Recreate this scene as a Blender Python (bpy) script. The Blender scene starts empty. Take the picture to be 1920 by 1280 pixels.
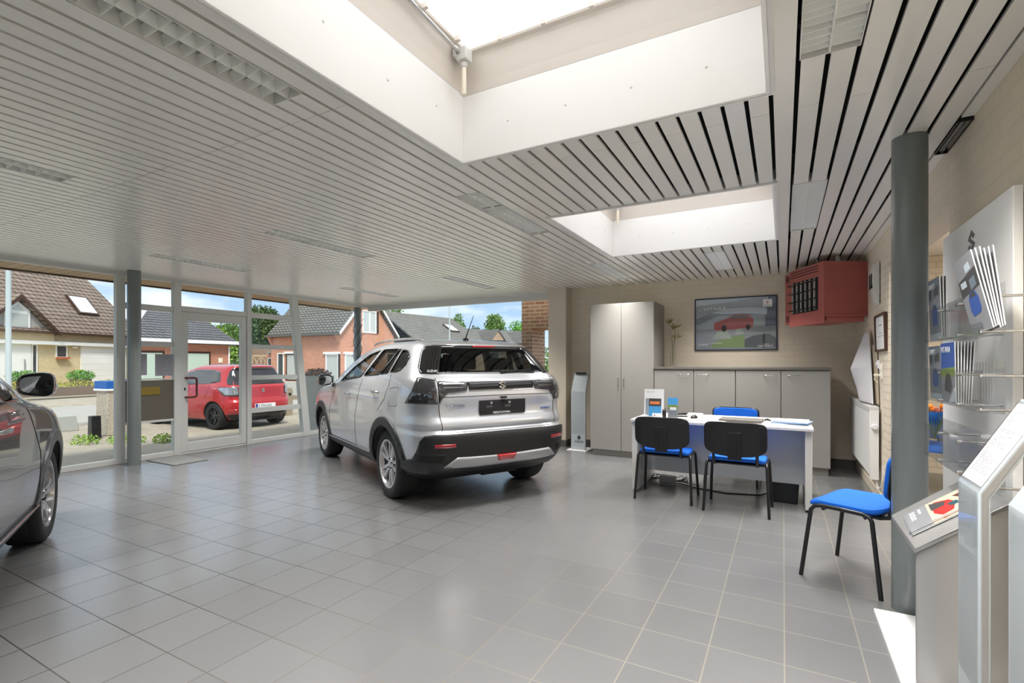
import bpy, bmesh, math, random
import numpy as np
from mathutils import Vector, Matrix
random.seed(7)
PI = math.pi
SC = bpy.context.scene
COL = SC.collection
R = math.radians

# ------------------------------------------------------------------ helpers
def tag(o, label=None, cat=None, group=None, kind=None):
    if label: o['label'] = label
    if cat: o['category'] = cat
    if group: o['group'] = group
    if kind: o['kind'] = kind
    return o

def empty(name, loc=(0, 0, 0), rz=0.0, label=None, cat=None, group=None, kind=None, rot=None):
    o = bpy.data.objects.new(name, None)
    o.empty_display_size = 0.1
    COL.objects.link(o)
    o.location = loc
    o.rotation_euler = rot if rot else (0, 0, rz)
    return tag(o, label, cat, group, kind)

def copy_tree(o, parent=None):
    c = o.copy()
    COL.objects.link(c)
    if parent is not None:
        c.parent = parent
    for ch in list(o.children):
        copy_tree(ch, c)
    return c

class MB:
    def __init__(self):
        self.v = []; self.f = []; self.m = []; self.s = []
    def add(self, vs, fs, m=0, smooth=False):
        b = len(self.v)
        self.v += [tuple(p) for p in vs]
        for f in fs:
            self.f.append([b + i for i in f]); self.m.append(m); self.s.append(smooth)
        return self
    def box(self, x0, x1, y0, y1, z0, z1, m=0, M=None):
        vs = [(x0, y0, z0), (x1, y0, z0), (x1, y1, z0), (x0, y1, z0), (x0, y0, z1), (x1, y0, z1), (x1, y1, z1), (x0, y1, z1)]
        if M is not None: vs = [M @ Vector(p) for p in vs]
        return self.add(vs, [(0, 3, 2, 1), (4, 5, 6, 7), (0, 1, 5, 4), (1, 2, 6, 5), (2, 3, 7, 6), (3, 0, 4, 7)], m)
    def prism(self, poly, a0, a1, plane='xz', m=0, M=None):
        """poly in a plane, extruded along the remaining axis from a0 to a1"""
        def P(p, a):
            u, w = p
            q = {'xz': (u, a, w), 'xy': (u, w, a), 'yz': (a, u, w)}[plane]
            return M @ Vector(q) if M is not None else q
        n = len(poly)
        vs = [P(p, a0) for p in poly] + [P(p, a1) for p in poly]
        fs = [list(range(n))[::-1], list(range(n, 2 * n))]
        fs += [(i, (i + 1) % n, n + (i + 1) % n, n + i) for i in range(n)]
        return self.add(vs, fs, m)
    def tube(self, pts, r, n=8, m=0, closed=False, cap=True):
        pts = [Vector(p) for p in pts]
        rs = r if isinstance(r, (list, tuple)) else [r] * len(pts)
        N = len(pts); vs = []; fs = []
        prev = None
        for i, p in enumerate(pts):
            if closed: t = (pts[(i + 1) % N] - pts[i - 1])
            else: t = pts[min(i + 1, N - 1)] - pts[max(i - 1, 0)]
            t = t.normalized() if t.length > 1e-9 else Vector((0, 0, 1))
            if prev is None:
                a = Vector((0, 0, 1)) if abs(t.z) < 0.9 else Vector((1, 0, 0))
                u = t.cross(a).normalized()
            else:
                u = (prev - t * prev.dot(t))
                u = u.normalized() if u.length > 1e-6 else t.orthogonal().normalized()
            prev = u
            w = t.cross(u)
            for k in range(n):
                a = 2 * PI * k / n
                vs.append(p + (u * math.cos(a) + w * math.sin(a)) * rs[i])
        for i in range(N if closed else N - 1):
            j = (i + 1) % N
            for k in range(n):
                fs.append((i * n + k, i * n + (k + 1) % n, j * n + (k + 1) % n, j * n + k))
        if cap and not closed:
            fs.append(list(range(n))[::-1]); fs.append([(N - 1) * n + k for k in range(n)])
        return self.add(vs, fs, m, True)
    def lathe(self, prof, n=32, m=0, M=None, axis='z', closed=False, cap=True):
        """prof = [(r, h)] revolved about an axis"""
        vs = []; fs = []
        for r, h in prof:
            for k in range(n):
                a = 2 * PI * k / n
                c, s = r * math.cos(a), r * math.sin(a)
                q = {'z': (c, s, h), 'y': (c, h, s), 'x': (h, c, s)}[axis]
                vs.append(M @ Vector(q) if M is not None else q)
        L = len(prof)
        for i in range(L if closed else L - 1):
            j = (i + 1) % L
            for k in range(n):
                fs.append((i * n + k, i * n + (k + 1) % n, j * n + (k + 1) % n, j * n + k))
        if not closed and cap:
            if prof[0][0] > 1e-6: fs.append(list(range(n))[::-1])
            if prof[-1][0] > 1e-6: fs.append([(L - 1) * n + k for k in range(n)])
        return self.add(vs, fs, m, True)
    def grid(self, nu, nv, fn, m=0, wrap=False, smooth=True):
        vs = [fn(i / (nu if wrap else nu - 1), j / (nv - 1)) for j in range(nv) for i in range(nu)]
        fs = []
        for j in range(nv - 1):
            for i in range(nu if wrap else nu - 1):
                i2 = (i + 1) % nu
                fs.append((j * nu + i, j * nu + i2, (j + 1) * nu + i2, (j + 1) * nu + i))
        return self.add(vs, fs, m, smooth)
    def build(self, name, mats, parent=None, bevel=0.0, smooth=None, fix=True, seg=2, loc=None, solid=0.0, weld=False):
        me = bpy.data.meshes.new(name)
        me.from_pydata(self.v, [], self.f)
        if not isinstance(mats, (list, tuple)): mats = [mats]
        for mt in mats: me.materials.append(mt)
        for p, mi, s in zip(me.polygons, self.m, self.s):
            p.material_index = mi; p.use_smooth = s
        bm = bmesh.new(); bm.from_mesh(me)
        if weld: bmesh.ops.remove_doubles(bm, verts=bm.verts, dist=1e-5)
        if fix: bmesh.ops.recalc_face_normals(bm, faces=bm.faces)
        if solid:
            tot = Vector((0, 0, 0)); cen = Vector((0, 0, 0))
            for f in bm.faces: tot += f.normal * f.calc_area(); cen += f.calc_center_median()
            cen /= max(1, len(bm.faces))
            if tot.dot(cen - Vector((0, 0, .7))) < 0: bmesh.ops.reverse_faces(bm, faces=bm.faces)
        bm.to_mesh(me); bm.free()
        if smooth is not None:
            for p in me.polygons: p.use_smooth = True
            me.set_sharp_from_angle(angle=R(smooth))
        else:
            me.set_sharp_from_angle(angle=R(50))
        o = bpy.data.objects.new(name, me)
        COL.objects.link(o)
        if parent is not None: o.parent = parent
        if loc: o.location = loc
        if solid:
            md = o.modifiers.new('solid', 'SOLIDIFY'); md.thickness = solid; md.offset = -1
        if bevel:
            md = o.modifiers.new('bevel', 'BEVEL'); md.width = bevel; md.segments = seg; md.limit_method = 'ANGLE'; md.angle_limit = R(40)
            md.harden_normals = False
        return o

def mb(): return MB()

def text(body, size, loc, rot, mat, parent=None, name='lettering', align='LEFT', extrude=0.0004, sx=1.0, shear=0.0):
    cu = bpy.data.curves.new(name, 'FONT')
    cu.body = body; cu.size = size; cu.extrude = extrude; cu.align_x = align; cu.shear = shear
    cu.materials.append(mat)
    tmp = bpy.data.objects.new(name, cu); COL.objects.link(tmp)
    bpy.context.view_layer.update()
    me = bpy.data.meshes.new_from_object(tmp.evaluated_get(bpy.context.evaluated_depsgraph_get()))
    bpy.data.objects.remove(tmp); bpy.data.curves.remove(cu)
    o = bpy.data.objects.new(name, me)
    COL.objects.link(o)
    o.location = loc; o.rotation_euler = rot; o.scale = (sx, 1, 1)
    if parent is not None: o.parent = parent
    return o

S_LOGO = [(.5, 1), (.96, .72), (.76, .60), (.5, .76), (.38, .66), (1, .36), (.5, 0), (.04, .28), (.24, .40), (.5, .24), (.62, .34), (0, .64)]
def s_poly(cx, cy, h, w=None):
    w = w or h * .95
    return [(cx + (x - .5) * w, cy + (y - .5) * h) for x, y in S_LOGO]

# ------------------------------------------------------------------ materials
def nt(name):
    m = bpy.data.materials.new(name); m.use_nodes = True
    return m, m.node_tree.nodes, m.node_tree.links, m.node_tree.nodes['Principled BSDF']

def rgb(c): return (c[0], c[1], c[2], 1)
def S(r, g, b):
    f = lambda u: ((u / 255) / 12.92 if u / 255 <= .04045 else ((u / 255 + .055) / 1.055) ** 2.4)
    return (f(r), f(g), f(b))

def pm(name, col, rough=.5, metal=0.0, coat=0.0, spec=.5, noise=.06, nscale=8.0, bump=0.0, bscale=120.0, sheen=0.0):
    m, N, L, B = nt(name)
    B.inputs['Roughness'].default_value = rough
    B.inputs['Metallic'].default_value = metal
    B.inputs['Coat Weight'].default_value = coat
    B.inputs['Coat Roughness'].default_value = .04
    B.inputs['Specular IOR Level'].default_value = spec
    B.inputs['Sheen Weight'].default_value = sheen
    tc = N.new('ShaderNodeTexCoord')
    nz = N.new('ShaderNodeTexNoise'); nz.inputs['Scale'].default_value = nscale; nz.inputs['Detail'].default_value = 4
    L.new(tc.outputs['Object'], nz.inputs['Vector'])
    mx = N.new('ShaderNodeMix'); mx.data_type = 'RGBA'
    mx.inputs['A'].default_value = rgb([c * (1 - noise) for c in col]); mx.inputs['B'].default_value = rgb([min(1, c * (1 + noise)) for c in col])
    L.new(nz.outputs['Fac'], mx.inputs['Factor'])
    L.new(mx.outputs['Result'], B.inputs['Base Color'])
    if bump:
        n2 = N.new('ShaderNodeTexNoise'); n2.inputs['Scale'].default_value = bscale
        L.new(tc.outputs['Object'], n2.inputs['Vector'])
        bp = N.new('ShaderNodeBump'); bp.inputs['Strength'].default_value = bump; bp.inputs['Distance'].default_value = .004
        L.new(n2.outputs['Fac'], bp.inputs['Height']); L.new(bp.outputs['Normal'], B.inputs['Normal'])
    return m

def brickmat(name, c1, c2, mortar, bw, bh, ms=.01, axes='xz', rough=.85, offset=.5, bump=.4, origin=(0, 0), noise=.12, nscale=3.0, spec=.3, bias=0.0, mortar2=None):
    """brick/tile pattern measured in metres in object space; axes picks the two coordinates"""
    m, N, L, B = nt(name)
    tc = N.new('ShaderNodeTexCoord'); sp = N.new('ShaderNodeSeparateXYZ'); L.new(tc.outputs['Object'], sp.inputs[0])
    cb = N.new('ShaderNodeCombineXYZ')
    for i, a in enumerate(axes):
        ad = N.new('ShaderNodeMath'); ad.operation = 'SUBTRACT'; ad.inputs[1].default_value = origin[i]
        if a == 's':
            s2 = N.new('ShaderNodeMath'); s2.operation = 'ADD'
            L.new(sp.outputs['X'], s2.inputs[0]); L.new(sp.outputs['Y'], s2.inputs[1]); L.new(s2.outputs[0], ad.inputs[0])
        else:
            L.new(sp.outputs[a.upper()], ad.inputs[0])
        L.new(ad.outputs[0], cb.inputs[i])
    bk = N.new('ShaderNodeTexBrick'); L.new(cb.outputs[0], bk.inputs['Vector'])
    bk.offset = offset; bk.squash = 1.0
    bk.inputs['Scale'].default_value = 1.0; bk.inputs['Brick Width'].default_value = bw; bk.inputs['Row Height'].default_value = bh
    bk.inputs['Mortar Size'].default_value = ms; bk.inputs['Mortar Smooth'].default_value = .1; bk.inputs['Bias'].default_value = bias
    bk.inputs['Color1'].default_value = rgb(c1); bk.inputs['Color2'].default_value = rgb(c2); bk.inputs['Mortar'].default_value = rgb(mortar)
    nz = N.new('ShaderNodeTexNoise'); nz.inputs['Scale'].default_value = nscale; nz.inputs['Detail'].default_value = 5
    L.new(tc.outputs['Object'], nz.inputs['Vector'])
    if mortar2:
        mm = N.new('ShaderNodeMix'); mm.data_type = 'RGBA'
        mm.inputs['A'].default_value = rgb(mortar); mm.inputs['B'].default_value = rgb(mortar2)
        n3 = N.new('ShaderNodeMapRange'); n3.inputs['From Min'].default_value = -3.0; n3.inputs['From Max'].default_value = -.6
        L.new(sp.outputs['X'], n3.inputs['Value']); L.new(n3.outputs[0], mm.inputs['Factor'])
        L.new(mm.outputs['Result'], bk.inputs['Mortar'])
    mp = N.new('ShaderNodeMapRange'); mp.inputs['To Min'].default_value = 1 - noise; mp.inputs['To Max'].default_value = 1 + noise
    L.new(nz.outputs['Fac'], mp.inputs['Value'])
    mx = N.new('ShaderNodeMix'); mx.data_type = 'RGBA'; mx.blend_type = 'MULTIPLY'; mx.inputs['Factor'].default_value = 1
    L.new(bk.outputs['Color'], mx.inputs['A']); L.new(mp.outputs[0], mx.inputs['B'])
    L.new(mx.outputs['Result'], B.inputs['Base Color'])
    B.inputs['Roughness'].default_value = rough; B.inputs['Specular IOR Level'].default_value = spec
    if bump:
        iv = N.new('ShaderNodeMath'); iv.operation = 'SUBTRACT'; iv.inputs[0].default_value = 1; L.new(bk.outputs['Fac'], iv.inputs[1])
        bp = N.new('ShaderNodeBump'); bp.inputs['Strength'].default_value = bump; bp.inputs['Distance'].default_value = .006
        L.new(iv.outputs[0], bp.inputs['Height']); L.new(bp.outputs['Normal'], B.inputs['Normal'])
    return m

def glassmat(name, tint=(1, 1, 1), refl=.5, rough=0.0, base=0.03):
    """thin pane: straight-through transparency with a fresnel reflection"""
    m, N, L, B = nt(name)
    N.remove(B)
    out = N['Material Output']
    tr = N.new('ShaderNodeBsdfTransparent'); tr.inputs[0].default_value = rgb(tint)
    gl = N.new('ShaderNodeBsdfGlossy'); gl.inputs['Roughness'].default_value = rough
    fr = N.new('ShaderNodeLayerWeight'); fr.inputs['Blend'].default_value = .25
    ml = N.new('ShaderNodeMath'); ml.operation = 'MULTIPLY_ADD'; ml.inputs[1].default_value = refl; ml.inputs[2].default_value = base
    L.new(fr.outputs['Fresnel'], ml.inputs[0])
    mx = N.new('ShaderNodeMixShader'); L.new(ml.outputs[0], mx.inputs[0]); L.new(tr.outputs[0], mx.inputs[1]); L.new(gl.outputs[0], mx.inputs[2])
    L.new(mx.outputs[0], out.inputs['Surface'])
    return m

def emitmat(name, col, strength):
    m, N, L, B = nt(name)
    B.inputs['Base Color'].default_value = rgb(col); B.inputs['Emission Color'].default_value = rgb(col); B.inputs['Emission Strength'].default_value = strength
    B.inputs['Roughness'].default_value = .4
    return m

def leafmat(name, c1, c2, rough=.6):
    m, N, L, B = nt(name)
    tc = N.new('ShaderNodeTexCoord'); nz = N.new('ShaderNodeTexNoise'); nz.inputs['Scale'].default_value = 2.5; nz.inputs['Detail'].default_value = 6
    L.new(tc.outputs['Object'], nz.inputs['Vector'])
    cr = N.new('ShaderNodeValToRGB'); cr.color_ramp.elements[0].position = .35; cr.color_ramp.elements[1].position = .65
    cr.color_ramp.elements[0].color = rgb(c1); cr.color_ramp.elements[1].color = rgb(c2)
    L.new(nz.outputs['Fac'], cr.inputs[0]); L.new(cr.outputs[0], B.inputs['Base Color'])
    B.inputs['Roughness'].default_value = rough; B.inputs['Specular IOR Level'].default_value = .25
    return m

def plankmat(name, c1, c2, gap, w, axis='y', rough=.6, gapw=.006):
    """boards laid side by side along an axis, with a thin dark joint"""
    m, N, L, B = nt(name)
    tc = N.new('ShaderNodeTexCoord'); sp = N.new('ShaderNodeSeparateXYZ'); L.new(tc.outputs['Object'], sp.inputs[0])
    dv = N.new('ShaderNodeMath'); dv.operation = 'DIVIDE'; dv.inputs[1].default_value = w; L.new(sp.outputs[axis.upper()], dv.inputs[0])
    fl = N.new('ShaderNodeMath'); fl.operation = 'FLOOR'; L.new(dv.outputs[0], fl.inputs[0])
    fr = N.new('ShaderNodeMath'); fr.operation = 'FRACT'; L.new(dv.outputs[0], fr.inputs[0])
    wn = N.new('ShaderNodeTexWhiteNoise'); wn.noise_dimensions = '1D'; L.new(fl.outputs[0], wn.inputs['W'])
    mx = N.new('ShaderNodeMix'); mx.data_type = 'RGBA'; mx.inputs['A'].default_value = rgb(c1); mx.inputs['B'].default_value = rgb(c2)
    L.new(wn.outputs['Value'], mx.inputs['Factor'])
    lt = N.new('ShaderNodeMath'); lt.operation = 'LESS_THAN'; lt.inputs[1].default_value = gapw / w; L.new(fr.outputs[0], lt.inputs[0])
    m2 = N.new('ShaderNodeMix'); m2.data_type = 'RGBA'; m2.inputs['B'].default_value = rgb(gap)
    L.new(mx.outputs['Result'], m2.inputs['A']); L.new(lt.outputs[0], m2.inputs['Factor'])
    L.new(m2.outputs['Result'], B.inputs['Base Color'])
    B.inputs['Roughness'].default_value = rough
    return m

MT = {}
MT['floor'] = brickmat('floor_tiles', S(108, 108, 109), S(112, 112, 113), S(56, 55, 54), .307, .309, .003, 'xy', rough=.23, offset=0, bump=.25, origin=(-.301, 1.535), noise=.05, nscale=2.0, spec=.85, mortar2=S(136, 131, 121))
MT['slat'] = pm('slat_paint', S(230, 228, 222), .25, noise=.01, spec=.85)
MT['void'] = pm('ceiling_void', S(28, 27, 25), .9)
MT['white'] = pm('white_board', S(244, 243, 241), .45, noise=.01)
MT['white_trim'] = pm('white_trim', S(222, 221, 218), .4, noise=.01)
MT['curb'] = pm('skylight_curb', S(222, 214, 205), .55, noise=.03)
MT['wall'] = brickmat('painted_brick', S(216, 204, 185), S(219, 207, 188), S(212, 200, 181), .215, .078, .006, 'sz', rough=.7, bump=.13, noise=.04)
MT['wall2'] = brickmat('painted_small_brick', S(214, 203, 185), S(217, 206, 188), S(200, 189, 171), .2, .07, .008, 'sz', rough=.7, bump=.5, noise=.04)
MT['plaster'] = pm('beige_paint', S(206, 195, 177), .65, noise=.03, bump=.1)
MT['skirt'] = pm('dark_skirting', S(84, 82, 78), .5)
MT['alu'] = pm('aluminium_frame', S(206, 206, 202), .4, noise=.02)
MT['alu_dark'] = pm('grey_steel', S(114, 120, 119), .26, noise=.02, coat=.2)
MT['glass'] = glassmat('clear_pane', (.96, .98, .97), .5, 0, .015)
MT['wood'] = plankmat('soffit_boards', S(196, 164, 122), S(182, 148, 106), S(90, 66, 42), .115, 'y', gapw=.008)
MT['black'] = pm('black_plastic', S(26, 26, 27), .45, noise=.05)
MT['blackm'] = pm('black_metal', S(24, 24, 25), .32)
MT['blue'] = pm('blue_fabric', S(2, 98, 205), .85, noise=.06, nscale=60, bump=.2, bscale=400)
MT['cab'] = pm('cabinet_grey', S(156, 153, 147), .5, noise=.015)
MT['cab_dark'] = pm('cabinet_edge', S(104, 100, 93), .55)
MT['chrome'] = pm('brushed_chrome', S(190, 190, 190), .25, 1.0)
MT['steel'] = pm('satin_steel', S(196, 196, 196), .35, .9)
MT['desk'] = pm('desk_top', S(208, 206, 203), .45, noise=.015)
MT['desk_leg'] = pm('desk_body', S(205, 203, 198), .5, noise=.015)
MT['paper'] = pm('paper', S(232, 232, 230), .7, noise=.02)
MT['red_unit'] = pm('red_lacquer', S(168, 92, 84), .45, noise=.04)
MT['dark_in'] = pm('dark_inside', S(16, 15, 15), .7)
MT['rad'] = pm('radiator_white', S(230, 230, 228), .4, noise=.01)
MT['acryl'] = glassmat('acrylic', (.975, .98, .985), .3, .03, .02)
MT['logo_grey'] = pm('logo_grey', S(112, 113, 114), .4)
MT['ink'] = pm('black_ink', S(22, 22, 24), .6)
MT['inkw'] = pm('white_ink', S(236, 238, 240), .6)
MT['brown'] = pm('dark_wood', S(70, 44, 30), .5)
MT['conc'] = pm('concrete', S(150, 146, 138), .9, noise=.25, nscale=25, bump=.5, bscale=60)
MT['stand'] = pm('stand_silver', S(184, 191, 194), .25, .1, noise=.01, coat=.3)
MT['stand_side'] = pm('stand_side_metal', S(176, 175, 174), .36, .55, noise=.02)
MT['skypane'] = emitmat('skylight_glow_pane', (.985, .99, 1.0), 1.05)  # emission stands in for daylight coming through the pane
MT['cream'] = pm('cream_plastic', S(236, 228, 208), .4)
MT['handle'] = pm('oxblood_handle', S(96, 40, 34), .35)
MT['louvre'] = pm('louvre_blade', S(240, 241, 239), .3, 0.0, noise=.02)
MT['tube'] = pm('lamp_tube', S(240, 240, 236), .3)
for n_, c_, r_ in (('cab_side', (142, 139, 133), .55), ('stem', (112, 104, 66), .7), ('dryleaf', (126, 112, 60), .8), ('poster_frame', (34, 40, 66), .4), ('pg_grey', (150, 158, 166), .5), ('pg_sky', (188, 200, 210), .5), ('pg_bldg', (112, 124, 134), .5), ('pg_road', (136, 138, 142), .5), ('pg_blue', (76, 90, 112), .5), ('pg_grass', (120, 142, 66), .5), ('pg_dark', (66, 66, 66), .5), ('pg_beam', (156, 162, 152), .5), ('pg_red', (146, 66, 66), .5), ('pg_glass', (60, 64, 72), .4), ('pg_red2', (196, 52, 52), .5), ('grey_ink', (140, 142, 146), .6), ('rad_top', (206, 205, 202), .4), ('paper_grey', (206, 205, 206), .7), ('card', (178, 165, 142), .8), ('desk_panel', (176, 178, 180), .5), ('lf_blue', (72, 156, 214), .5), ('lf_blue2', (48, 84, 160), .5), ('lf_pale', (150, 170, 214), .6), ('lf_orange', (226, 130, 72), .5), ('mat', (128, 128, 126), .95), ('stemg', (70, 110, 50), .6), ('fl_orange', (240, 140, 50), .6), ('fl_pink', (240, 160, 150), .6), ('mg_peach', (226, 196, 172), .4), ('mg_red', (196, 44, 40), .4), ('mg_brown', (92, 52, 40), .4), ('mg_teal', (36, 84, 92), .4)):
    MT[n_] = pm(n_, S(*c_), r_, noise=.04)
MT['poster_glass'] = glassmat('poster_glass', (1, 1, 1), .5, .02, .02)
MT['acryl2'] = glassmat('acrylic_cover', (.99, .99, .99), .25, .02, .02)
def carpaint(name, col, metal=.55, rough=.28):
    m, N, L, B = nt(name)
    tc = N.new('ShaderNodeTexCoord'); nz = N.new('ShaderNodeTexNoise'); nz.inputs['Scale'].default_value = 900
    L.new(tc.outputs['Object'], nz.inputs['Vector'])
    mx = N.new('ShaderNodeMix'); mx.data_type = 'RGBA'; mx.inputs['A'].default_value = rgb([c * .93 for c in col]); mx.inputs['B'].default_value = rgb([min(1, c * 1.07) for c in col])
    L.new(nz.outputs['Fac'], mx.inputs['Factor']); L.new(mx.outputs['Result'], B.inputs['Base Color'])
    B.inputs['Metallic'].default_value = metal; B.inputs['Roughness'].default_value = rough
    B.inputs['Coat Weight'].default_value = 1.0; B.inputs['Coat Roughness'].default_value = .015
    return m
MT['silver_paint'] = carpaint('silver_paint', S(202, 204, 208), .55, .34)
MT['grey_paint'] = carpaint('grey_paint', S(92, 94, 98), .6, .25)
MT['red_paint'] = carpaint('red_paint', S(184, 4, 14), .2, .3)
MT['gloss_black'] = pm('gloss_black', S(12, 12, 13), .06, coat=1.0, noise=0)
MT['car_glass'] = glassmat('car_glass', (.85, .88, .87), .3, 0, .02)
MT['car_glass_mid'] = glassmat('car_glass_mid', (.68, .70, .70), .35, 0, .02)
MT['car_glass_dark'] = glassmat('car_glass_dark', (.66, .68, .68), .10, 0, .008)
MT['car_glass_solid'] = glassmat('car_glass_solid', (.16, .17, .18), .9, 0, .06)
MT['tyre'] = pm('tyre_rubber', S(30, 30, 31), .75, noise=.1, bump=.2)
MT['rim_hero'] = pm('rim_silver', S(204, 204, 206), .28, .75, coat=.4)
MT['rim_red'] = pm('rim_black', S(30, 30, 33), .22, .4, coat=.6)
MT['rim_dark'] = pm('rim_polished', S(168, 168, 170), .2, .85, coat=.5)
MT['red_lens'] = pm('red_lens', S(172, 16, 30), .12, coat=1.0)
MT['lamp_smoke'] = pm('lamp_smoke', S(70, 70, 72), .08, .5, coat=1.0)
MT['lamp_clear'] = pm('lamp_clear', S(170, 172, 178), .1, .6, coat=1.0)
MT['satin_grey'] = pm('satin_grey', S(168, 168, 170), .35, .5)
MT['satin_dark'] = pm('satin_dark', S(96, 98, 101), .35, .5)
MT['chrome_soft'] = pm('chrome_soft', S(198, 198, 200), .15, .9)
MT['silver_rail'] = pm('silver_rail', S(176, 176, 176), .35, .6)
MT['mirror_glass'] = pm('mirror_glass', S(225, 228, 230), .01, 1.0, noise=0)
MT['seat_cloth'] = pm('seat_cloth', S(38, 38, 40), .9)
MT['eu_blue'] = pm('eu_blue', S(24, 60, 150), .5)
CAM_TH = math.atan(508 / 930.7)
MT['grass_ground'] = pm('ground_grass', S(150, 150, 118), .95, noise=.2, nscale=1.5)
MT['pavers'] = brickmat('driveway_pavers', S(164, 154, 138), S(176, 166, 150), S(122, 116, 100), .21, .105, .006, 'xy', rough=.9, noise=.18, nscale=1.2)
MT['asphalt'] = pm('road_asphalt', S(168, 163, 154), .9, noise=.12, nscale=3)
MT['sidewalk'] = brickmat('sidewalk_tiles', S(174, 164, 148), S(166, 156, 140), S(140, 132, 118), .3, .3, .008, 'xy', rough=.9, noise=.1)
MT['yellow_brick'] = brickmat('yellow_brick', S(224, 202, 160), S(212, 188, 144), S(206, 194, 170), .22, .075, .010, 'sz', noise=.1)
MT['red_brick'] = brickmat('red_brick', S(192, 118, 92), S(178, 104, 80), S(188, 162, 144), .22, .07, .010, 'sz', noise=.12)
MT['orange_brick'] = brickmat('orange_brick', S(212, 142, 110), S(200, 126, 94), S(206, 168, 146), .2, .07, .012, 'sz', noise=.15, nscale=1.5)
MT['tan_brick'] = brickmat('tan_brick', S(178, 148, 122), S(164, 134, 108), S(170, 150, 130), .2, .07, .012, 'sz', noise=.12)
MT['brown_brick'] = brickmat('brown_brick', S(176, 130, 98), S(150, 104, 78), S(190, 164, 138), .21, .068, .012, 'sz', noise=.12)
def roofmat(name, c1, c2, line, w=.3, hgt=.2):
    return brickmat(name, c1, c2, line, w, hgt, .035, 'sz', rough=.85, bump=.6, noise=.15, nscale=1.0)
MT['roof_brown'] = roofmat('roof_tiles_brown', S(160, 142, 128), S(142, 124, 112), S(84, 72, 64), .34, .24)
MT['roof_dark'] = roofmat('roof_tiles_dark', S(122, 120, 122), S(108, 107, 110), S(60, 60, 62), .3, .16)
MT['roof_grey'] = roofmat('roof_tiles_grey', S(146, 142, 134), S(134, 130, 124), S(84, 82, 78), .28, .15)
for n_, c_, r_, z_ in (('grey_render', (176, 172, 168), .8, .04), ('terracotta', (186, 104, 70), .8, .2), ('pale_green', (186, 204, 190), .5, .03), ('pale_wood', (196, 172, 136), .8, .1), ('old_wood', (150, 138, 118), .9, .2), ('twig', (62, 54, 46), .9, .1), ('planter_grey', (168, 170, 164), .6, .05), ('pale_conc', (190, 188, 180), .9, .1), ('cap_blue', (30, 96, 176), .5, .05), ('kerb_stone', (120, 104, 92), .9, .15), ('letterbox', (98, 92, 82), .5, .03), ('letter_slot', (132, 112, 40), .5, .05), ('notice', (150, 150, 158), .7, .03), ('notice_ink', (120, 120, 128), .7, 0), ('pole_pale', (186, 196, 198), .5, .03), ('bark', (84, 70, 58), .9, .2)):
    MT[n_] = pm(n_, S(*c_), r_, noise=z_)
MT['pebble'] = pm('pebble_dash', S(182, 172, 156), .95, noise=.7, nscale=34, bump=1.0, bscale=45)
MT['win_dark'] = pm('window_dark', S(70, 74, 76), .08)
MT['win_pale'] = pm('window_pale', S(196, 200, 196), .15)
MT['win_sky'] = pm('window_sky', S(214, 220, 222), .1)
MT['leaf_dark'] = leafmat('leaf_dark', S(48, 70, 34), S(80, 104, 50))
MT['leaf_mid'] = leafmat('leaf_mid', S(70, 104, 44), S(118, 148, 74))
MT['leaf_lime'] = leafmat('leaf_lime', S(110, 146, 50), S(160, 186, 90))
MT['leaf_grass'] = leafmat('leaf_grass', S(74, 130, 44), S(120, 172, 66))
MT['leaf_yellow'] = leafmat('leaf_yellow', S(150, 150, 60), S(196, 190, 96))
MT['heather'] = leafmat('heather', S(82, 66, 58), S(116, 96, 76))
# ------------------------------------------------------------------ the room
CZ = 2.506          # underside of the ceiling slats
XL, XR = -7.62, .81  # glazed facade / brick wall on the right
YB, YG, YF = 7.5, 7.75, -4.0

mb().box(XL - .06, XR + .2, YF, YG + .05, -.12, 0).build('floor', MT['floor']); tag(bpy.data.objects['floor'], kind='structure')

SKY = [(-1.66, -.065, -2.14, -.49), (-1.66, -.065, .79, 2.44), (-1.66, -.065, 3.72, 5.37)]  # first one is unseen behind the camera, added for more light
FIX = [(-21, .22, 1.487, 'L'), (-21, 2.93, 4.14, 'L'), (-21, 5.66, 6.93, 'L'), (-42, .2, 1.45, 'L'), (-42, 2.886, 4.14, 'L'), (-42, 5.6, 6.8, 'L'),
       (-62, .2, 1.45, 'L'), (-62, 2.9, 4.02, 'L'), (-62, 5.6, 6.82, 'L'), (0, 1.0, 2.262, 'R'), (0, 3.81, 5.14, 'R'), (-8, 5.72, 6.88, 'R')]
P0, PITCH, SW = .063, .101, .082
ce = mb()
k = -76
while True:
    x0 = P0 + PITCH * k; x1 = x0 + SW
    if x0 > XR - .05: break
    x0c, x1c = max(x0, XL), min(x1, XR)
    yend = YG if x1 < -3.0 else YB
    cuts = [(a - .02, b + .02) for (sx0, sx1, a, b) in SKY if x0 > sx0 - .05 and x1 < sx1 + .03]
    cuts += [(a, b) for (fk, a, b, t) in FIX if k in (fk, fk + 1)]
    joint = 1.65 if x1 < -1.75 else 2.68
    if not any(a - .02 < joint < b + .02 for a, b in cuts) and (k % 2 == 0 or x1 < -1.75): cuts.append((joint, joint + .003))
    cuts.sort(); y = YF
    for a, b in cuts + [(yend, yend)]:
        if a > y + .01:
            ce.box(x0c, x1c, y, a, CZ, CZ + .014)
        y = max(y, b)
    k += 1
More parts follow.
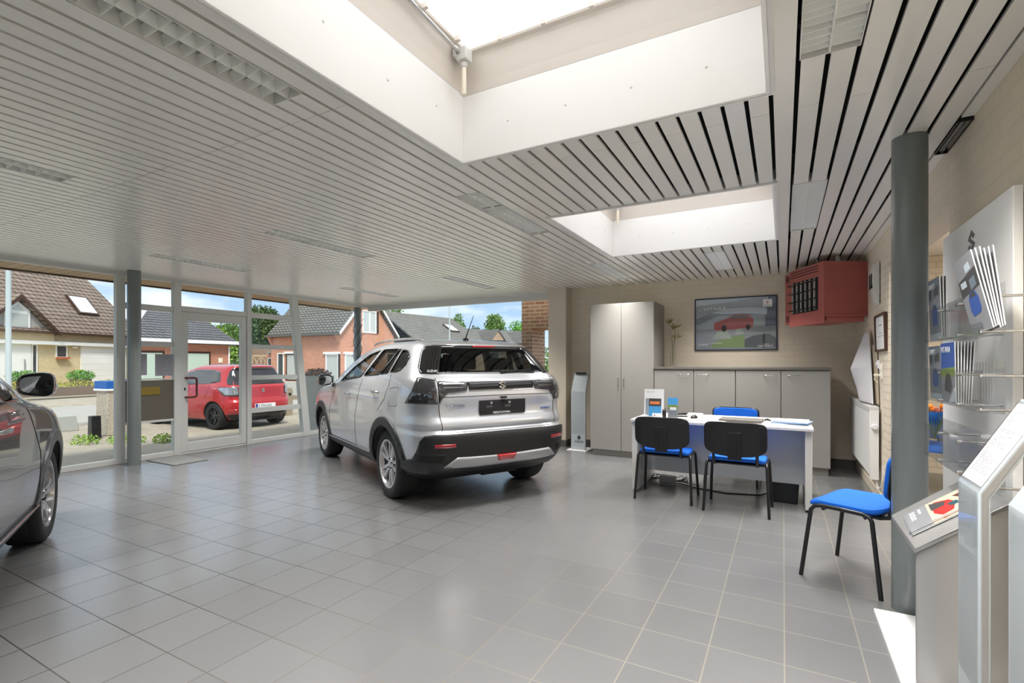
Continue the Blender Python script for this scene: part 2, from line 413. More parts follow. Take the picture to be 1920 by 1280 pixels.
# dark void above the slats, with openings where the skylights go up
xs = [XL, -1.70, -.03, XR]
ys = [YF, SKY[0][2] - .03, SKY[0][3] + .03, SKY[1][2] - .03, SKY[1][3] + .03, SKY[2][2] - .03, SKY[2][3] + .03, YG]
ce.box(xs[0], xs[1], YF, YG, CZ + .08, CZ + .1, 1); ce.box(xs[2], xs[3], YF, YG, CZ + .08, CZ + .1, 1)
for i in range(0, 8, 2): ce.box(xs[1], xs[2], ys[i], ys[i + 1], CZ + .08, CZ + .1, 1)
# cross carriers that the slats clip to
for yy in (-2.6, -1.2, .6, 2.05, 3.3, 4.55, 5.55, 6.9):
    for a, b in ((XL, -1.72), (-.04, XR)): ce.box(a, b, yy, yy + .03, CZ + .016, CZ + .05, 1)
tag(ce.build('ceiling', [MT['slat'], MT['void']]), kind='structure')

# roof above, with openings for the skylights, and the boarded overhang outside
rf = mb()
RX0 = -8.33
rf.box(RX0, -1.72, YF - .3, YG + .12, CZ + .12, CZ + .42); rf.box(-.02, XR + 2.3, YF - .3, YG + .12, CZ + .12, CZ + .42)
for i in range(0, 8, 2): rf.box(-1.72, -.02, ys[i] if i else YF - .3, ys[i + 1] if i < 6 else YG + .12, CZ + .12, CZ + .42)
tag(rf.build('roof', MT['cab_dark']), kind='structure')
so = mb().box(RX0, XL - .03, YF - .3, YG + .1, CZ - .03, CZ + .0)
tag(so.build('trim_1', MT['wood']), kind='structure')
fa = mb().box(RX0 - .05, RX0, YF - .3, YG + .12, CZ - .05, CZ + .45)
tag(fa.build('trim_2', MT['brown']), kind='structure')

# skylight shafts
for i, (x0, x1, y0, y1) in enumerate(SKY):
    s = mb(); z0, z1 = CZ - .012, CZ + .38
    t = .018
    s.box(x0 - t, x0, y0 - t, y1 + t, z0, z1); s.box(x1, x1 + t, y0 - t, y1 + t, z0, z1)
    s.box(x0, x1, y0 - t, y0, z0, z1); s.box(x0, x1, y1, y1 + t, z0, z1)
    w = s.build('window_%d' % (i + 4), MT['white'], bevel=.003)
    tag(w, kind='structure')
    e = mb()
    for (a, b, c, d) in ((x0 - .04, x0 - t, y0 - .03, y1 + .03), (x1 + t, x1 + .035, y0 - .03, y1 + .03), (x0 - t, x1 + t, y0 - .03, y0 - t), (x0 - t, x1 + t, y1 + t, y1 + .03)):
        e.box(a, b, c, d, CZ - .014, CZ + .02)
    e.build('trim', MT['white_trim'], w)
    c = mb(); ins = [(0, z1), (.012, z1 + .05), (.05, z1 + .17), (.06, z1 + .185), (.085, z1 + .19), (.09, z1 + .2)]
    for j in range(len(ins) - 1):
        (a, za), (b, zb) = ins[j], ins[j + 1]
        A = [(x0 + a, y0 + a, za), (x1 - a, y0 + a, za), (x1 - a, y1 - a, za), (x0 + a, y1 - a, za)]
        B = [(x0 + b, y0 + b, zb), (x1 - b, y0 + b, zb), (x1 - b, y1 - b, zb), (x0 + b, y1 - b, zb)]
        c.add(A + B, [(q, (q + 1) % 4, 4 + (q + 1) % 4, 4 + q) for q in range(4)])
    c.build('curb', MT['curb'], w, fix=False, smooth=50)
    d = mb().box(x0 + .088, x1 - .088, y0 + .088, y1 - .088, z1 + .2, z1 + .21)
    d.build('pane', MT['skypane'], w)
    b = mb()
    for q in range(5):
        yy = y0 + .3 + q * .28
        b.box(x0 + .1, x0 + .13, yy, yy + .02, z1 + .17, z1 + .198); b.box(x1 - .13, x1 - .1, yy, yy + .02, z1 + .17, z1 + .198)
        xx = x0 + .3 + q * .26
        b.box(xx, xx + .025, y1 - .12, y1 - .1, z1 + .175, z1 + .198)
    b.build('clip', MT['curb'], w)
    sc = mb()
    for q in range(4):
        yy = y0 + .25 + q * .38; sc.lathe([(.007, 0), (.005, .003), (0, .004)], 10, 0, Matrix.Translation((x0, yy, CZ + .16 + .05 * (q % 2))) @ Matrix.Rotation(R(90), 4, 'Y'))
        xx = x0 + .3 + q * .35; sc.lathe([(.007, 0), (.005, .003), (0, .004)], 10, 0, Matrix.Translation((xx, y1, CZ + .17)) @ Matrix.Rotation(R(90), 4, 'X'))
    sc.build('screw', MT['white_trim'], w)
    if i:
        g = empty('skylight_opener', (x0 + .1, y1 - .14, z1 + .12), label=('steel crank opener with white handle in corner of nearer skylight', 'steel crank opener with white handle inside farther skylight')[i - 1], cat='opener', group='skylight crank openers')
        mb().box(-.03, .035, -.035, .03, -.02, .05).box(-.045, -.02, -.05, .045, .0, .06).lathe([(.018, -.05), (.022, -.02)], 14).build('gearbox', MT['alu'], g, bevel=.004)
        mb().tube([(-.01, .0, .02), (-.01, -.9, .075)], .009, 10).build('rod', MT['chrome'], g)
        mb().lathe([(.012, -.2), (.0135, -.195), (.0135, -.05), (.01, -.045)], 14).build('handle', MT['cream'], g)

# brick wall on the right: one solid run, an opening to the next room, a second run, lintel
wr = mb()
wr.box(XR, XR + .16, YF, 3.58, 0, CZ + .1); wr.box(XR, XR + .16, 5.36, YB + .1, 0, CZ + .1); wr.box(XR, XR + .16, 3.58, 5.36, 2.185, CZ + .1)
tag(wr.build('wall_right', MT['wall'], bevel=.004), kind='structure')
# pier of small painted bricks beside the opening
tag(mb().box(XR - .004, XR + .165, 5.345, 5.62, 0, 2.2).build('trim_3', MT['wall2']), kind='structure')
tag(mb().box(XR + .03, XR + .13, 3.58, 3.68, 0, 2.185).build('trim_4', MT['alu_dark'], bevel=.004), kind='structure')
# next room seen through the opening
nx = mb()
nx.box(XR + .16, 3.0, 7.6, 7.7, 0, 2.7); nx.box(3.0, 3.1, 1.5, 7.7, 0, 2.7); nx.box(XR + .16, 3.0, 1.4, 1.5, 0, 2.7)
tag(nx.build('wall_next_room', MT['wall2']), kind='structure')
tag(mb().box(XR + .2, 3.0, 1.5, 7.6, -.1, 0).build('floor_next_room', MT['floor']), kind='structure')
tag(mb().box(XR + .16, 3.0, 1.5, 7.6, 2.6, 2.7).build('ceiling_next_room', MT['white']), kind='structure')
# back wall with pier, wall behind the camera
wb = mb(); wb.box(-3.0, XR + .16, YB, YB + .12, 0, CZ + .1)
tag(wb.build('wall_back', MT['wall']), kind='structure')
tag(mb().box(-3.305, -3.0, 7.27, YG + .1, 0, CZ + .1).build('wall_pier', MT['plaster'], bevel=.004), kind='structure')
bs = mb(); bs.box(-3.0, XR, YB - .015, YB, 0, .1); bs.box(-3.31, -2.995, 7.258, 7.27, 0, .1); bs.box(-3.0, -2.988, 7.27, YB, 0, .1)
tag(bs.build('baseboard_back', MT['skirt'], bevel=.002), kind='structure')
bs = mb(); bs.box(XR - .012, XR, YF, 3.58, 0, .09); bs.box(XR - .012, XR, 5.36, YB - .015, 0, .09)
tag(bs.build('baseboard_right', MT['wall2']), kind='structure')
# thin ceiling edge trims along right wall and back wall
ed = mb(); ed.box(XR - .05, XR, YF, 3.16, CZ - .004, CZ + .014); ed.box(XR - .05, XR, 3.62, YB, CZ - .004, CZ + .014)
tag(ed.build('trim_5', MT['slat']), kind='structure')

# ---- glazing on the left: big panes, door, slanted post, back panes
A, G = MT['alu'], MT['glass']
def bar(m, y0, y1, z0, z1, d=.06, x=XL): return m.box(x - d / 2, x + d / 2, y0, y1, z0, z1)
def pane(name, par, y0, y1, z0, z1, x=XL):
    return mb().box(x - .006, x + .006, y0, y1, z0, z1).build(name, G, par)
w1 = mb()
bar(w1, YF, 3.885, CZ - .05, CZ + .06, .08); bar(w1, YF, 3.885, 0, .065, .08)
bar(w1, 3.19, 3.29, .065, CZ - .05, .08)
bar(w1, .3, .37, .065, CZ - .05); bar(w1, -2.4, -2.33, .065, CZ - .05)
bar(w1, 3.29, 3.885, 2.035, 2.112); bar(w1, 3.29, 3.885, 1.54, 1.612); bar(w1, 3.29, 3.885, 1.085, 1.105)
W1 = tag(w1.build('window_1', A, bevel=.003), kind='structure')
for y0, y1, z0, z1 in ((YF, -2.4, .065, CZ - .05), (-2.33, .3, .065, CZ - .05), (.37, 3.19, .065, CZ - .05), (3.29, 3.885, 2.112, CZ - .05), (3.29, 3.885, 1.612, 2.035), (3.29, 3.885, 1.105, 1.54), (3.29, 3.885, .065, .5)):
    pane('pane', W1, y0, y1, z0, z1)
# door with frame
d1 = mb()
bar(d1, 3.885, 3.98, 0, CZ - .05, .09); bar(d1, 4.975, 5.055, 0, CZ - .05, .09); bar(d1, 3.98, 4.975, 2.06, 2.135, .08); bar(d1, 3.885, 5.055, CZ - .05, CZ + .06, .086); bar(d1, 3.98, 4.975, 0, .02, .08)
D1 = tag(d1.build('door_1', A, bevel=.003), kind='structure')
pane('pane', D1, 3.98, 4.975, 2.135, CZ - .05)
lf = mb(); bar(lf, 3.985, 4.075, .03, 2.055, .065); bar(lf, 4.885, 4.97, .03, 2.055, .065); bar(lf, 4.075, 4.885, 1.935, 2.055, .065); bar(lf, 4.075, 4.885, .03, .16, .065)
LF = lf.build('leaf', A, D1, bevel=.003)
pane('pane', LF, 4.075, 4.885, .16, 1.935)
mb().tube([(XL + .03, 4.04, 1.1), (XL + .085, 4.045, 1.1), (XL + .1, 4.10, 1.1), (XL + .1, 4.145, 1.095), (XL + .1, 4.16, 1.08), (XL + .1, 4.16, .84), (XL + .1, 4.145, .825), (XL + .1, 4.10, .82), (XL + .085, 4.045, .82), (XL + .03, 4.04, .82)], .015, 10).build('handle', MT['handle'], LF)
mb().box(XL + .033, XL + .037, 4.02, 4.04, .92, .96).build('lock', MT['blackm'], LF)
# right of the door: transoms up to a slanted post
SLB, SLT = 6.13, 5.86
def sly(z): return SLB + (SLT - SLB) * z / CZ
w2 = mb()
bar(w2, 5.055, YG, CZ - .05, CZ + .06, .08); bar(w2, 5.055, YG, 0, .065, .08)
w2.prism([(sly(0) - .075, 0), (sly(0) + .075, 0), (sly(CZ) + .06, CZ), (sly(CZ) - .06, CZ)], XL - .045, XL + .045, 'yz')
TR = [(.5, .58), (1.04, 1.112), (1.55, 1.622), (2.055, 2.14)]
for a, b in TR: w2.prism([(5.055, a), (sly(a) - .05, a), (sly(b) - .05, b), (5.055, b)], XL - .03, XL + .03, 'yz')
# the run of glass behind the silver car, up to the pier
w2.box(XL - .04, -3.305, YG - .04, YG + .04, CZ - .1, CZ + .06); w2.box(XL - .04, -3.305, YG - .04, YG + .04, 0, .07)
w2.box(-5.5, -5.44, YG - .03, YG + .03, .07, .3)
W2 = tag(w2.build('window_2', A, bevel=.003), kind='structure')
zz = [.065] + [v for t in TR for v in t] + [CZ - .05]
for i in range(0, 10, 2):
    a, b = zz[i], zz[i + 1]
    mb().prism([(5.055, a), (sly(a) - .06, a), (sly(b) - .06, b), (5.055, b)], XL - .005, XL + .005, 'yz').build('pane', G, W2)
mb().prism([(sly(0) + .07, .065), (YG - .03, .065), (YG - .03, CZ - .05), (sly(CZ) + .06, CZ - .05)], XL - .005, XL + .005, 'yz').build('pane', G, W2)
mb().box(XL + .02, -3.305, YG - .005, YG + .005, .07, CZ - .1).build('pane', G, W2)
# unseen wall behind the camera, glazed to brighten the room
w3 = mb(); w3.box(XL, XR, YF - .04, YF + .04, CZ - .1, CZ + .06); w3.box(XL, XR, YF - .04, YF + .04, 0, .5)
for xx in (XL, -5.2, -2.9, -.6, XR - .06): w3.box(xx, xx + .06, YF - .03, YF + .03, .5, CZ - .1)
W3 = tag(w3.build('window_3', A), kind='structure')
mb().box(XL, XR, YF - .005, YF + .005, .5, CZ - .1).build('pane', G, W3)

# steel columns
def column(x, y, r, label, z1=CZ + .02):
    o = mb().lathe([(r, 0), (r, z1)], 48).build('column', MT['alu_dark'])
    o.location = (x, y, 0)
    return tag(o, label, 'column', None, 'structure')
column(.59, 3.325, .078, 'thick round grey steel column in front of the brochure stands')
column(-7.36, 3.29, .075, 'round grey steel column beside the glass entrance door')

# ---- recessed louvre luminaires
def luminaire(k, y0, y1, typ, label, pw=1.0):
    x0 = P0 + PITCH * k - .006; x1 = x0 + .2; L = y1 - y0
    r = empty('ceiling_light', (x0, y0, CZ), label=label, cat='ceiling light', group='recessed louvre ceiling lights')
    w = x1 - x0
    h = mb(); t = .004
    h.box(0, t, 0, L, -.004, .06); h.box(w - t, w, 0, L, -.004, .06); h.box(0, w, 0, t, -.004, .06); h.box(0, w, L - t, L, -.004, .06); h.box(0, w, 0, L, .06, .064)
    h.build('housing', MT['white_trim'], r)
    g = mb(); n = 19 if typ == 'L' else 30
    for i in range(1, n):
        y = L * i / n
        hh = .04 if typ == 'L' else .028
        g.add([(t, y - .001, 0), (w - t, y - .001, 0), (w - t, y - .012, hh), (t, y - .012, hh), (t, y + .001, 0), (w - t, y + .001, 0), (w - t, y + .012, hh), (t, y + .012, hh)], [(0, 1, 2, 3), (4, 5, 6, 7), (0, 1, 5, 4)])
    g.add([(w / 2 - .002, t, 0), (w / 2 - .002, L - t, 0), (w / 2 - .012, L - t, .045), (w / 2 - .012, t, .045), (w / 2 + .002, t, 0), (w / 2 + .002, L - t, 0), (w / 2 + .012, L - t, .045), (w / 2 + .012, t, .045)], [(0, 1, 2, 3), (4, 5, 6, 7), (0, 1, 5, 4)])
    g.build('louvre', MT['louvre'], r, fix=False)
    tb = mb()
    for xx in (w * .27, w * .73): tb.tube([(xx, .02, .052), (xx, L - .02, .052)], .006, 8)
    tb.build('lamp_tube', MT['tube'], r)
    la = bpy.data.lights.new('lamp', 'AREA'); la.shape = 'RECTANGLE'; la.size = .17; la.size_y = L - .1; la.energy = FILL_W * pw; la.color = (1, .975, .94); la.spread = R(110)  # fill light added to brighten the room; the fittings themselves look unlit
    lo = bpy.data.objects.new('lamp', la); COL.objects.link(lo); lo.parent = r; lo.location = (w / 2, L / 2, -.006)
    return r
FILL_W = 22
LL = ['large louvre ceiling light nearest the camera, left of big skylight', 'louvre ceiling light left of the two skylights, above the silver car', 'small louvre ceiling light near the beige pier, beyond farther skylight',
      'louvre ceiling light at left picture edge above dark grey car', 'louvre ceiling light above and before the glass door, middle row', 'louvre ceiling light over silver car, near the back glazing', 'louvre ceiling light near the facade beside the dark grey car',
      'louvre ceiling light nearest the glass entrance door', 'louvre ceiling light close to corner post of the glazing', 'louvre ceiling light at top right, beside the big skylight', 'louvre ceiling light beside the farther skylight, near the red heater', 'dim louvre ceiling light between farther skylight and wall poster']
for (k, a, b, t), lb in zip(FIX, LL): luminaire(k, a, b, t, lb, {(-21, 5.66): .8, (-8, 5.72): .9, (0, 3.81): 1.0, (0, 1.0): 1.6, (-21, 2.93): .85}.get((k, a), 1.0))
w = empty('wall_edge_light', (XR - .06, 3.17, CZ), label='narrow wire-framed recessed light where ceiling meets right wall', cat='ceiling light')
m = mb()
for xx in (0, .028, .055): m.box(xx, xx + .004, 0, .44, -.02, -.014)
for yy in (0, .434): m.box(0, .059, yy, yy + .006, -.02, .02)
m.build('frame', MT['blackm'], w)
mb().box(.02, .04, .02, .42, -.01, .0).build('reflector', MT['steel'], w)
# ------------------------------------------------------------------ furniture by the back wall
t = empty('tall_cabinet', (-2.43, 6.8, 0), label='tall grey two-door cupboard against the back wall', cat='cupboard')
mb().box(0, .9, .02, .66, .085, 2.15).build('body', MT['cab_side'], t, bevel=.002)
mb().box(.02, .88, .05, .64, 0, .085).build('plinth', MT['cab'], t)
for i, (a, b) in enumerate(((.003, .447), (.453, .897))):
    d = mb().box(a, b, 0, .019, .09, 2.147).build('door', MT['cab'], t, bevel=.002)
    hx = .41 if i == 0 else .49
    mb().tube([(hx, 0, .99), (hx, -.028, .995), (hx, -.03, 1.02), (hx, -.03, 1.09), (hx, -.028, 1.115), (hx, 0, 1.12)], .005, 8).build('handle', MT['chrome'], d)

def low_cab(x0, x1, mid, hx, label):
    t = empty('low_cabinet', (x0, 6.8, 0), label=label, cat='cabinet', group='low grey cabinets along the back wall')
    w = x1 - x0
    mb().box(0, w, .02, .6, .085, 1.228).build('body', MT['cab_side'], t, bevel=.002)
    mb().box(.02, w - .02, .05, .58, 0, .085).build('plinth', MT['cab'], t)
    for (a, b), h in zip(((.003, mid - .004), (mid + .004, w - .003)), hx):
        d = mb().box(a, b, 0, .019, .09, 1.222).build('door', MT['cab'], t, bevel=.002)
        mb().tube([(h - .065, 0, 1.165), (h - .062, -.028, 1.165), (h - .04, -.03, 1.165), (h + .04, -.03, 1.165), (h + .062, -.028, 1.165), (h + .065, 0, 1.165)], .005, 8).build('handle', MT['chrome'], d)
low_cab(-1.525, -.523, .505, (.39, .62), 'low two-door grey cabinet next to the tall cupboard')
low_cab(-.519, .485, .498, (.38, .63), 'low two-door grey cabinet nearest the white radiator')
tag(mb().box(-1.528, .49, 6.785, 7.42, 1.23, 1.262).build('cabinet_top', MT['cab_dark'], bevel=.003), 'long dark grey top board lying across the low cabinets', 'worktop')

# vase with dried stems
v = empty('flower_vase', (-1.36, 7.22, 1.262), label='slim glass vase of dried stems between cupboard and poster', cat='vase')
mb().lathe([(.038, 0), (.042, .01), (.042, .28), (.04, .3), (.036, .3), (.037, .02), (0, .015)], 24).build('vessel', MT['acryl'], v)
st = mb()
for (dx, dy, h, bx) in ((-.05, 0, .55, -.02), (.03, .02, .58, .02), (.0, -.02, .45, .0), (.07, .0, .5, .03)):
    st.tube([(0, 0, .03), (bx * .4, dy, .28), (bx, dy, .4), (dx, dy, h)], [.004, .004, .0035, .002], 6)
st.build('stem', MT['stem'], v)
lf = mb()
random.seed(3)
for (cx, cz, n, sp) in ((-.085, .7, 9, .05), (-.02, .62, 6, .03), (.05, .64, 7, .03), (.08, .5, 5, .035)):
    for i in range(n):
        a = random.uniform(-1.2, 1.2); l = random.uniform(.05, .11); b = random.uniform(-.3, .3)
        p = Vector((cx * .7 + random.uniform(-sp, sp) * .3, b * .05, cz - .1)); d = Vector((math.sin(a), b, math.cos(a))).normalized()
        q = d.cross(Vector((0, 1, 0))).normalized() * l * .1
        lf.add([p, p + d * l * .5 + q, p + d * l, p + d * l * .5 - q], [(0, 1, 2, 3)])
lf.build('leaf', MT['dryleaf'], v, fix=False)

# poster in a thin blue-black frame
PX0, PX1, PZ0, PZ1 = -1.107, -.064, 1.49, 2.224
W_, H_ = PX1 - PX0, PZ1 - PZ0
po = empty('poster', (PX0, 7.498, PZ0), label='wide framed car poster hanging above the low cabinets', cat='poster')
f = mb(); b = .014
f.box(0, W_, -.02, 0, 0, b).box(0, W_, -.02, 0, H_ - b, H_).box(0, b, -.02, 0, b, H_ - b).box(W_ - b, W_, -.02, 0, b, H_ - b)
f.build('frame', MT['poster_frame'], po, bevel=.002)
pr = mb()
def flat(poly, m, y): pr.add([(x * W_, y, z * H_) for x, z in poly], [list(range(len(poly)))], m)
flat([(.01, .01), (.99, .01), (.99, .99), (.01, .99)], 0, -.006)
flat([(.01, .86), (.55, .93), (.86, .985), (.01, .985)], 1, -.0064)
flat([(.01, .6), (.2, .72), (.45, .78), (.86, .76), (.86, .66), (.3, .66), (.05, .5), (.01, .5)], 2, -.0064)
flat([(.2, .72), (.42, .79), (.66, .8), (.88, .77), (.88, .65), (.6, .69), (.36, .69)], 1, -.0068)
flat([(.01, .01), (.99, .01), (.99, .42), (.6, .46), (.01, .4)], 3, -.0066)
flat([(.86, .44), (.99, .44), (.99, .985), (.9, .985), (.86, .8)], 4, -.0066)
flat([(.2, .05), (.62, .05), (.62, .3), (.5, .26), (.42, .28), (.36, .22), (.24, .16)], 5, -.0070)
flat([(.62, .05), (.985, .05), (.985, .22), (.9, .3), (.72, .27), (.62, .2)], 6, -.0070)
flat([(.22, .22), (.34, .46), (.37, .46), (.47, .22)], 7, -.0072)
flat([(.5, .3), (.54, .44), (.56, .44), (.62, .3)], 7, -.0072)
# the red car on it
flat([(.24, .44), (.25, .53), (.32, .56), (.4, .6), (.47, .665), (.53, .685), (.66, .67), (.7, .62), (.725, .57), (.725, .48), (.71, .43), (.6, .41), (.3, .38), (.25, .4)], 8, -.0074)
flat([(.42, .595), (.49, .655), (.54, .66), (.55, .6)], 9, -.0076); flat([(.56, .6), (.55, .66), (.64, .655), (.67, .62), (.66, .6)], 9, -.0076)
for cx, cz, rr in ((.37, .42, .045), (.66, .43, .036)):
    flat([(cx + rr * math.cos(a * PI / 8) * .72, cz + rr * 1.45 * math.sin(a * PI / 8)) for a in range(16)], 10, -.0078)
flat([(.835, .79), (.94, .79), (.94, .93), (.835, .93)], 11, -.0080)
pr.build('print', [MT[x] for x in ('pg_grey', 'pg_sky', 'pg_bldg', 'pg_road', 'pg_blue', 'pg_grass', 'pg_dark', 'pg_beam', 'pg_red', 'pg_glass', 'ink', 'white')], po, fix=False)
lg = mb(); lg.prism(s_poly(.887 * W_, .875 * H_, .036), -.0088, -.0083, 'xz'); lg.build('logo', MT['pg_red2'], po)
RX = (R(90), 0, 0)
text('SUZUKI', .026, (.887 * W_, -.0088, .805 * H_), RX, MT['ink'], po, align='CENTER')
text('e', .05, (.055 * W_, -.0088, .765 * H_), RX, MT['inkw'], po)
text('VITARA', .062, (.11 * W_, -.0088, .765 * H_), RX, MT['inkw'], po, sx=1.45)
text('SUZUKI', .02, (.87 * W_, -.0088, .1 * H_), RX, MT['inkw'], po, align='CENTER')
text('connect', .05, (.865 * W_, -.0088, .06 * H_), RX, MT['inkw'], po, align='CENTER', sx=1.15)
text('10 JAAR', .036, (.045 * W_, -.0088, .1 * H_), RX, MT['inkw'], po)
text('e VITARA', .026, (.19 * W_, -.0088, .13 * H_), RX, MT['inkw'], po, sx=1.5)
mb().box(.02, W_ - .02, -.0105, -.0095, .02, H_ - .02).build('pane', MT['poster_glass'], po)

# info stand against back wall (bent sheet with sloping top)
def info_stand(name, loc, rz, w, hb, ht, run, label, group=None, sheet=False, logo=False):
    """local: faces -y, width along x"""
    t = empty(name, loc, rz, label, 'information stand', group)
    th = .03
    prof = [(0, .012), (0, hb), (run, ht), (run + .022, ht - .02), (th, hb - .014), (th, .012)]
    mb().prism([(a, b) for a, b in prof], -w / 2, w / 2, 'yz').build('panel', MT['stand'], t, bevel=.003)
    e = mb()
    for s in (-1, 1):
        q = [(.006, .012), (.006, hb - .003), (run + .004, ht - .008), (run + .012, ht - .014), (.022, hb - .012), (.022, .012)]
        e.prism(q, s * w / 2 - .001, s * (w / 2) + s * .002, 'yz')
    e.build('edge', MT['stand_side'], t)
    mb().box(-w / 2 - .05, w / 2 + .03, -.05, .28, 0, .012).build('base_plate', MT['white'], t, bevel=.002)
    gl = mb().prism([(-.004, hb * .28), (-.004, hb - .002), (-.001, hb - .001), (-.001, hb * .28)], -w / 2 + .01, w / 2 - .01, 'yz').build('cover', MT['acryl2'], t)
    if logo:
        l = mb(); l.prism(s_poly(0.015, .2, .06), -.006, -.0015, 'xz'); l.build('logo', MT['ink'], t)
        text('SUZUKI', .042, (.015, -.004, .125), RX, MT['ink'], t, align='CENTER')
        an = math.atan2(ht - hb, run)
        mb().box(-w / 2 + .03, w / 2 - .03, run - .04, run - .02, ht - .02, ht + .01).build('clip', MT['blackm'], t)
    if sheet:
        an = math.atan2(ht - hb, run); LN = math.hypot(run, ht - hb)
        Mx = Matrix.Translation((0, 0, hb)) @ Matrix.Rotation(an, 4, 'X')
        s = mb(); s.box(-w / 2 + .012, w / 2 - .012, .02, LN - .02, .001, .002, 0, Mx)
        random.seed(5)
        for i in range(34):
            yy = LN - .05 - i * (LN - .1) / 34
            if i in (8, 9, 20): continue
            x = -w / 2 + .03
            while x < w / 2 - .05:
                l = random.uniform(.012, .05)
                s.box(x, min(x + l, w / 2 - .03), yy, yy + .0022, .002, .0022, 1, Mx)
                x += l + .008
                if random.random() < .25: break
        sh = s.build('price_sheet', [MT['paper'], MT['notice']], t)
        mb().box(-w / 2 + .005, w / 2 - .005, .012, LN - .01, .004, .006, 0, Mx).build('sheet_cover', MT['acryl2'], t)
    return t
info_stand('info_stand', (-2.70, 7.02, 0), R(-4), .235, .89, 1.165, .13, 'slim silver info stand with sloping top beside tall cupboard', logo=True)

# red heater hung in the corner
HA = math.atan2(.479, .878)
h = empty('warm_air_heater', (.40, 6.37, 1.77), HA, 'red metal warm air heater hung high in the corner', 'heater')
# local x along the plain side, local y along the grille side (away from camera)
hb_ = mb(); hb_.box(0, .47, 0, .67, .05, .655)
hb_.build('casing', MT['red_unit'], h, bevel=.006)
mb().box(.03, .44, .015, .655, 0, .05).build('base', MT['red_unit'], h, bevel=.004)
mb().box(-.012, .0, .0, .67, -.02, .655).box(.0, .47, -.008, 0, .07, .08).build('front_plate', MT['red_unit'], h, bevel=.003)
mb().box(.02, .40, .67, .82, .02, .64).build('burner_box', MT['red_unit'], h, bevel=.004)
g = mb(); g.box(-.014, -.012, .1, .6, .13, .5)
for i in range(3): g.box(-.0145, -.012, .1, .63, .56 + i * .03, .568 + i * .03)
g.build('grille_opening', MT['dark_in'], h)
g = mb()
for i in range(6):
    y = .13 + i * .085
    g.prism([(-.03, .14), (-.016, .14), (-.016, .49), (-.03, .49)], y, y + .03, 'xz')
g.build('heat_fin', MT['steel'], h)
g = mb()
for i in range(4): g.box(-.045, -.031, .09, .64, .16 + i * .1, .172 + i * .1)
g.build('louvre', MT['blackm'], h)
g = mb()
for i in range(5): g.box(.016, .0205, .69, .80, .54 + i * .016, .547 + i * .016)
g.build('vent', MT['dark_in'], h)
g = mb()
for i in range(5): g.box(.016, .0205, .69, .80, .05 + i * .016, .057 + i * .016)
g.build('vent', MT['dark_in'], h)
mb().box(.016, .0205, .735, .755, .48, .5).build('sight_hole', MT['dark_in'], h)
g = mb(); g.tube([(.1, .3, .655), (.1, .3, .73)], .006, 8).tube([(.36, .3, .655), (.36, .3, .73)], .006, 8).tube([(.22, .12, .655), (.22, .12, .69), (.23, .14, .73)], .022, 12)
g.build('hanger', MT['alu'], h)

# radiator on the right wall, with a rolled map standing on it
r = empty('radiator', (.72, 5.73, .215), label='white flat panel radiator on the right wall', cat='radiator')
mb().box(0, .055, 0, 1.55, .03, .66).build('panel', MT['rad'], r, bevel=.008)
mb().box(-.004, .07, -.004, 1.554, .63, .69).build('top_grille', MT['rad_top'], r, bevel=.006)
mb().box(.055, .082, .1, .18, .1, .6).box(.055, .082, 1.3, 1.38, .1, .6).build('bracket', MT['rad'], r)
mb().box(-.002, .07, -.006, .012, .0, .65).build('end_panel', MT['rad'], r, bevel=.004)
mb().lathe([(.026, 0), (.026, .02), (.022, .034), (0, .035)], 20, 0, Matrix.Translation((.035, -.006, .5)) @ Matrix.Rotation(R(90), 4, 'X')).build('thermostat_knob', MT['rad'], r)
mb().tube([(.05, .03, .02), (.06, .01, -.06), (.065, -.05, -.075), (.075, -.11, -.03), (.085, -.13, .06), (.085, -.12, .16)], .007, 8).build('cord', MT['rad'], r)
m = mb()
def bez(P, v):
    n = len(P) - 1; i = min(int(v * n), n - 1); t = v * n - i; t = t * t * (3 - 2 * t) * .5 + t * .5
    return Vector(P[i]).lerp(Vector(P[i + 1]), t)
LFT = [(.735, 6.55, .915), (.70, 6.50, 1.05), (.63, 6.33, 1.255), (.70, 6.40, 1.45), (.765, 6.44, 1.645)]
RGT = [(.765, 5.86, .915), (.77, 5.95, 1.1), (.772, 6.04, 1.3), (.775, 6.13, 1.46), (.775, 6.24, 1.62)]
def roll(u, v):
    p = bez(LFT, v).lerp(bez(RGT, v), u)
    p.x -= .05 * math.sin(PI * u) * (1 - v) * (1 - .5 * u); return p
m.grid(14, 25, roll)
tag(m.build('rolled_map', [MT['paper_grey']], solid=.003, fix=False), 'large curled grey paper sheet standing on the radiator', 'paper roll')
m = mb()
m.grid(10, 20, lambda u, v: (.802 - .008 * math.sin(u * PI), 5.80 + .36 * u + .12 * v, .91 + .60 * v - .03 * u))
tag(m.build('card_sheet', [MT['card']], solid=.004, fix=False), 'tall beige card leaning on wall behind curled paper', 'card')

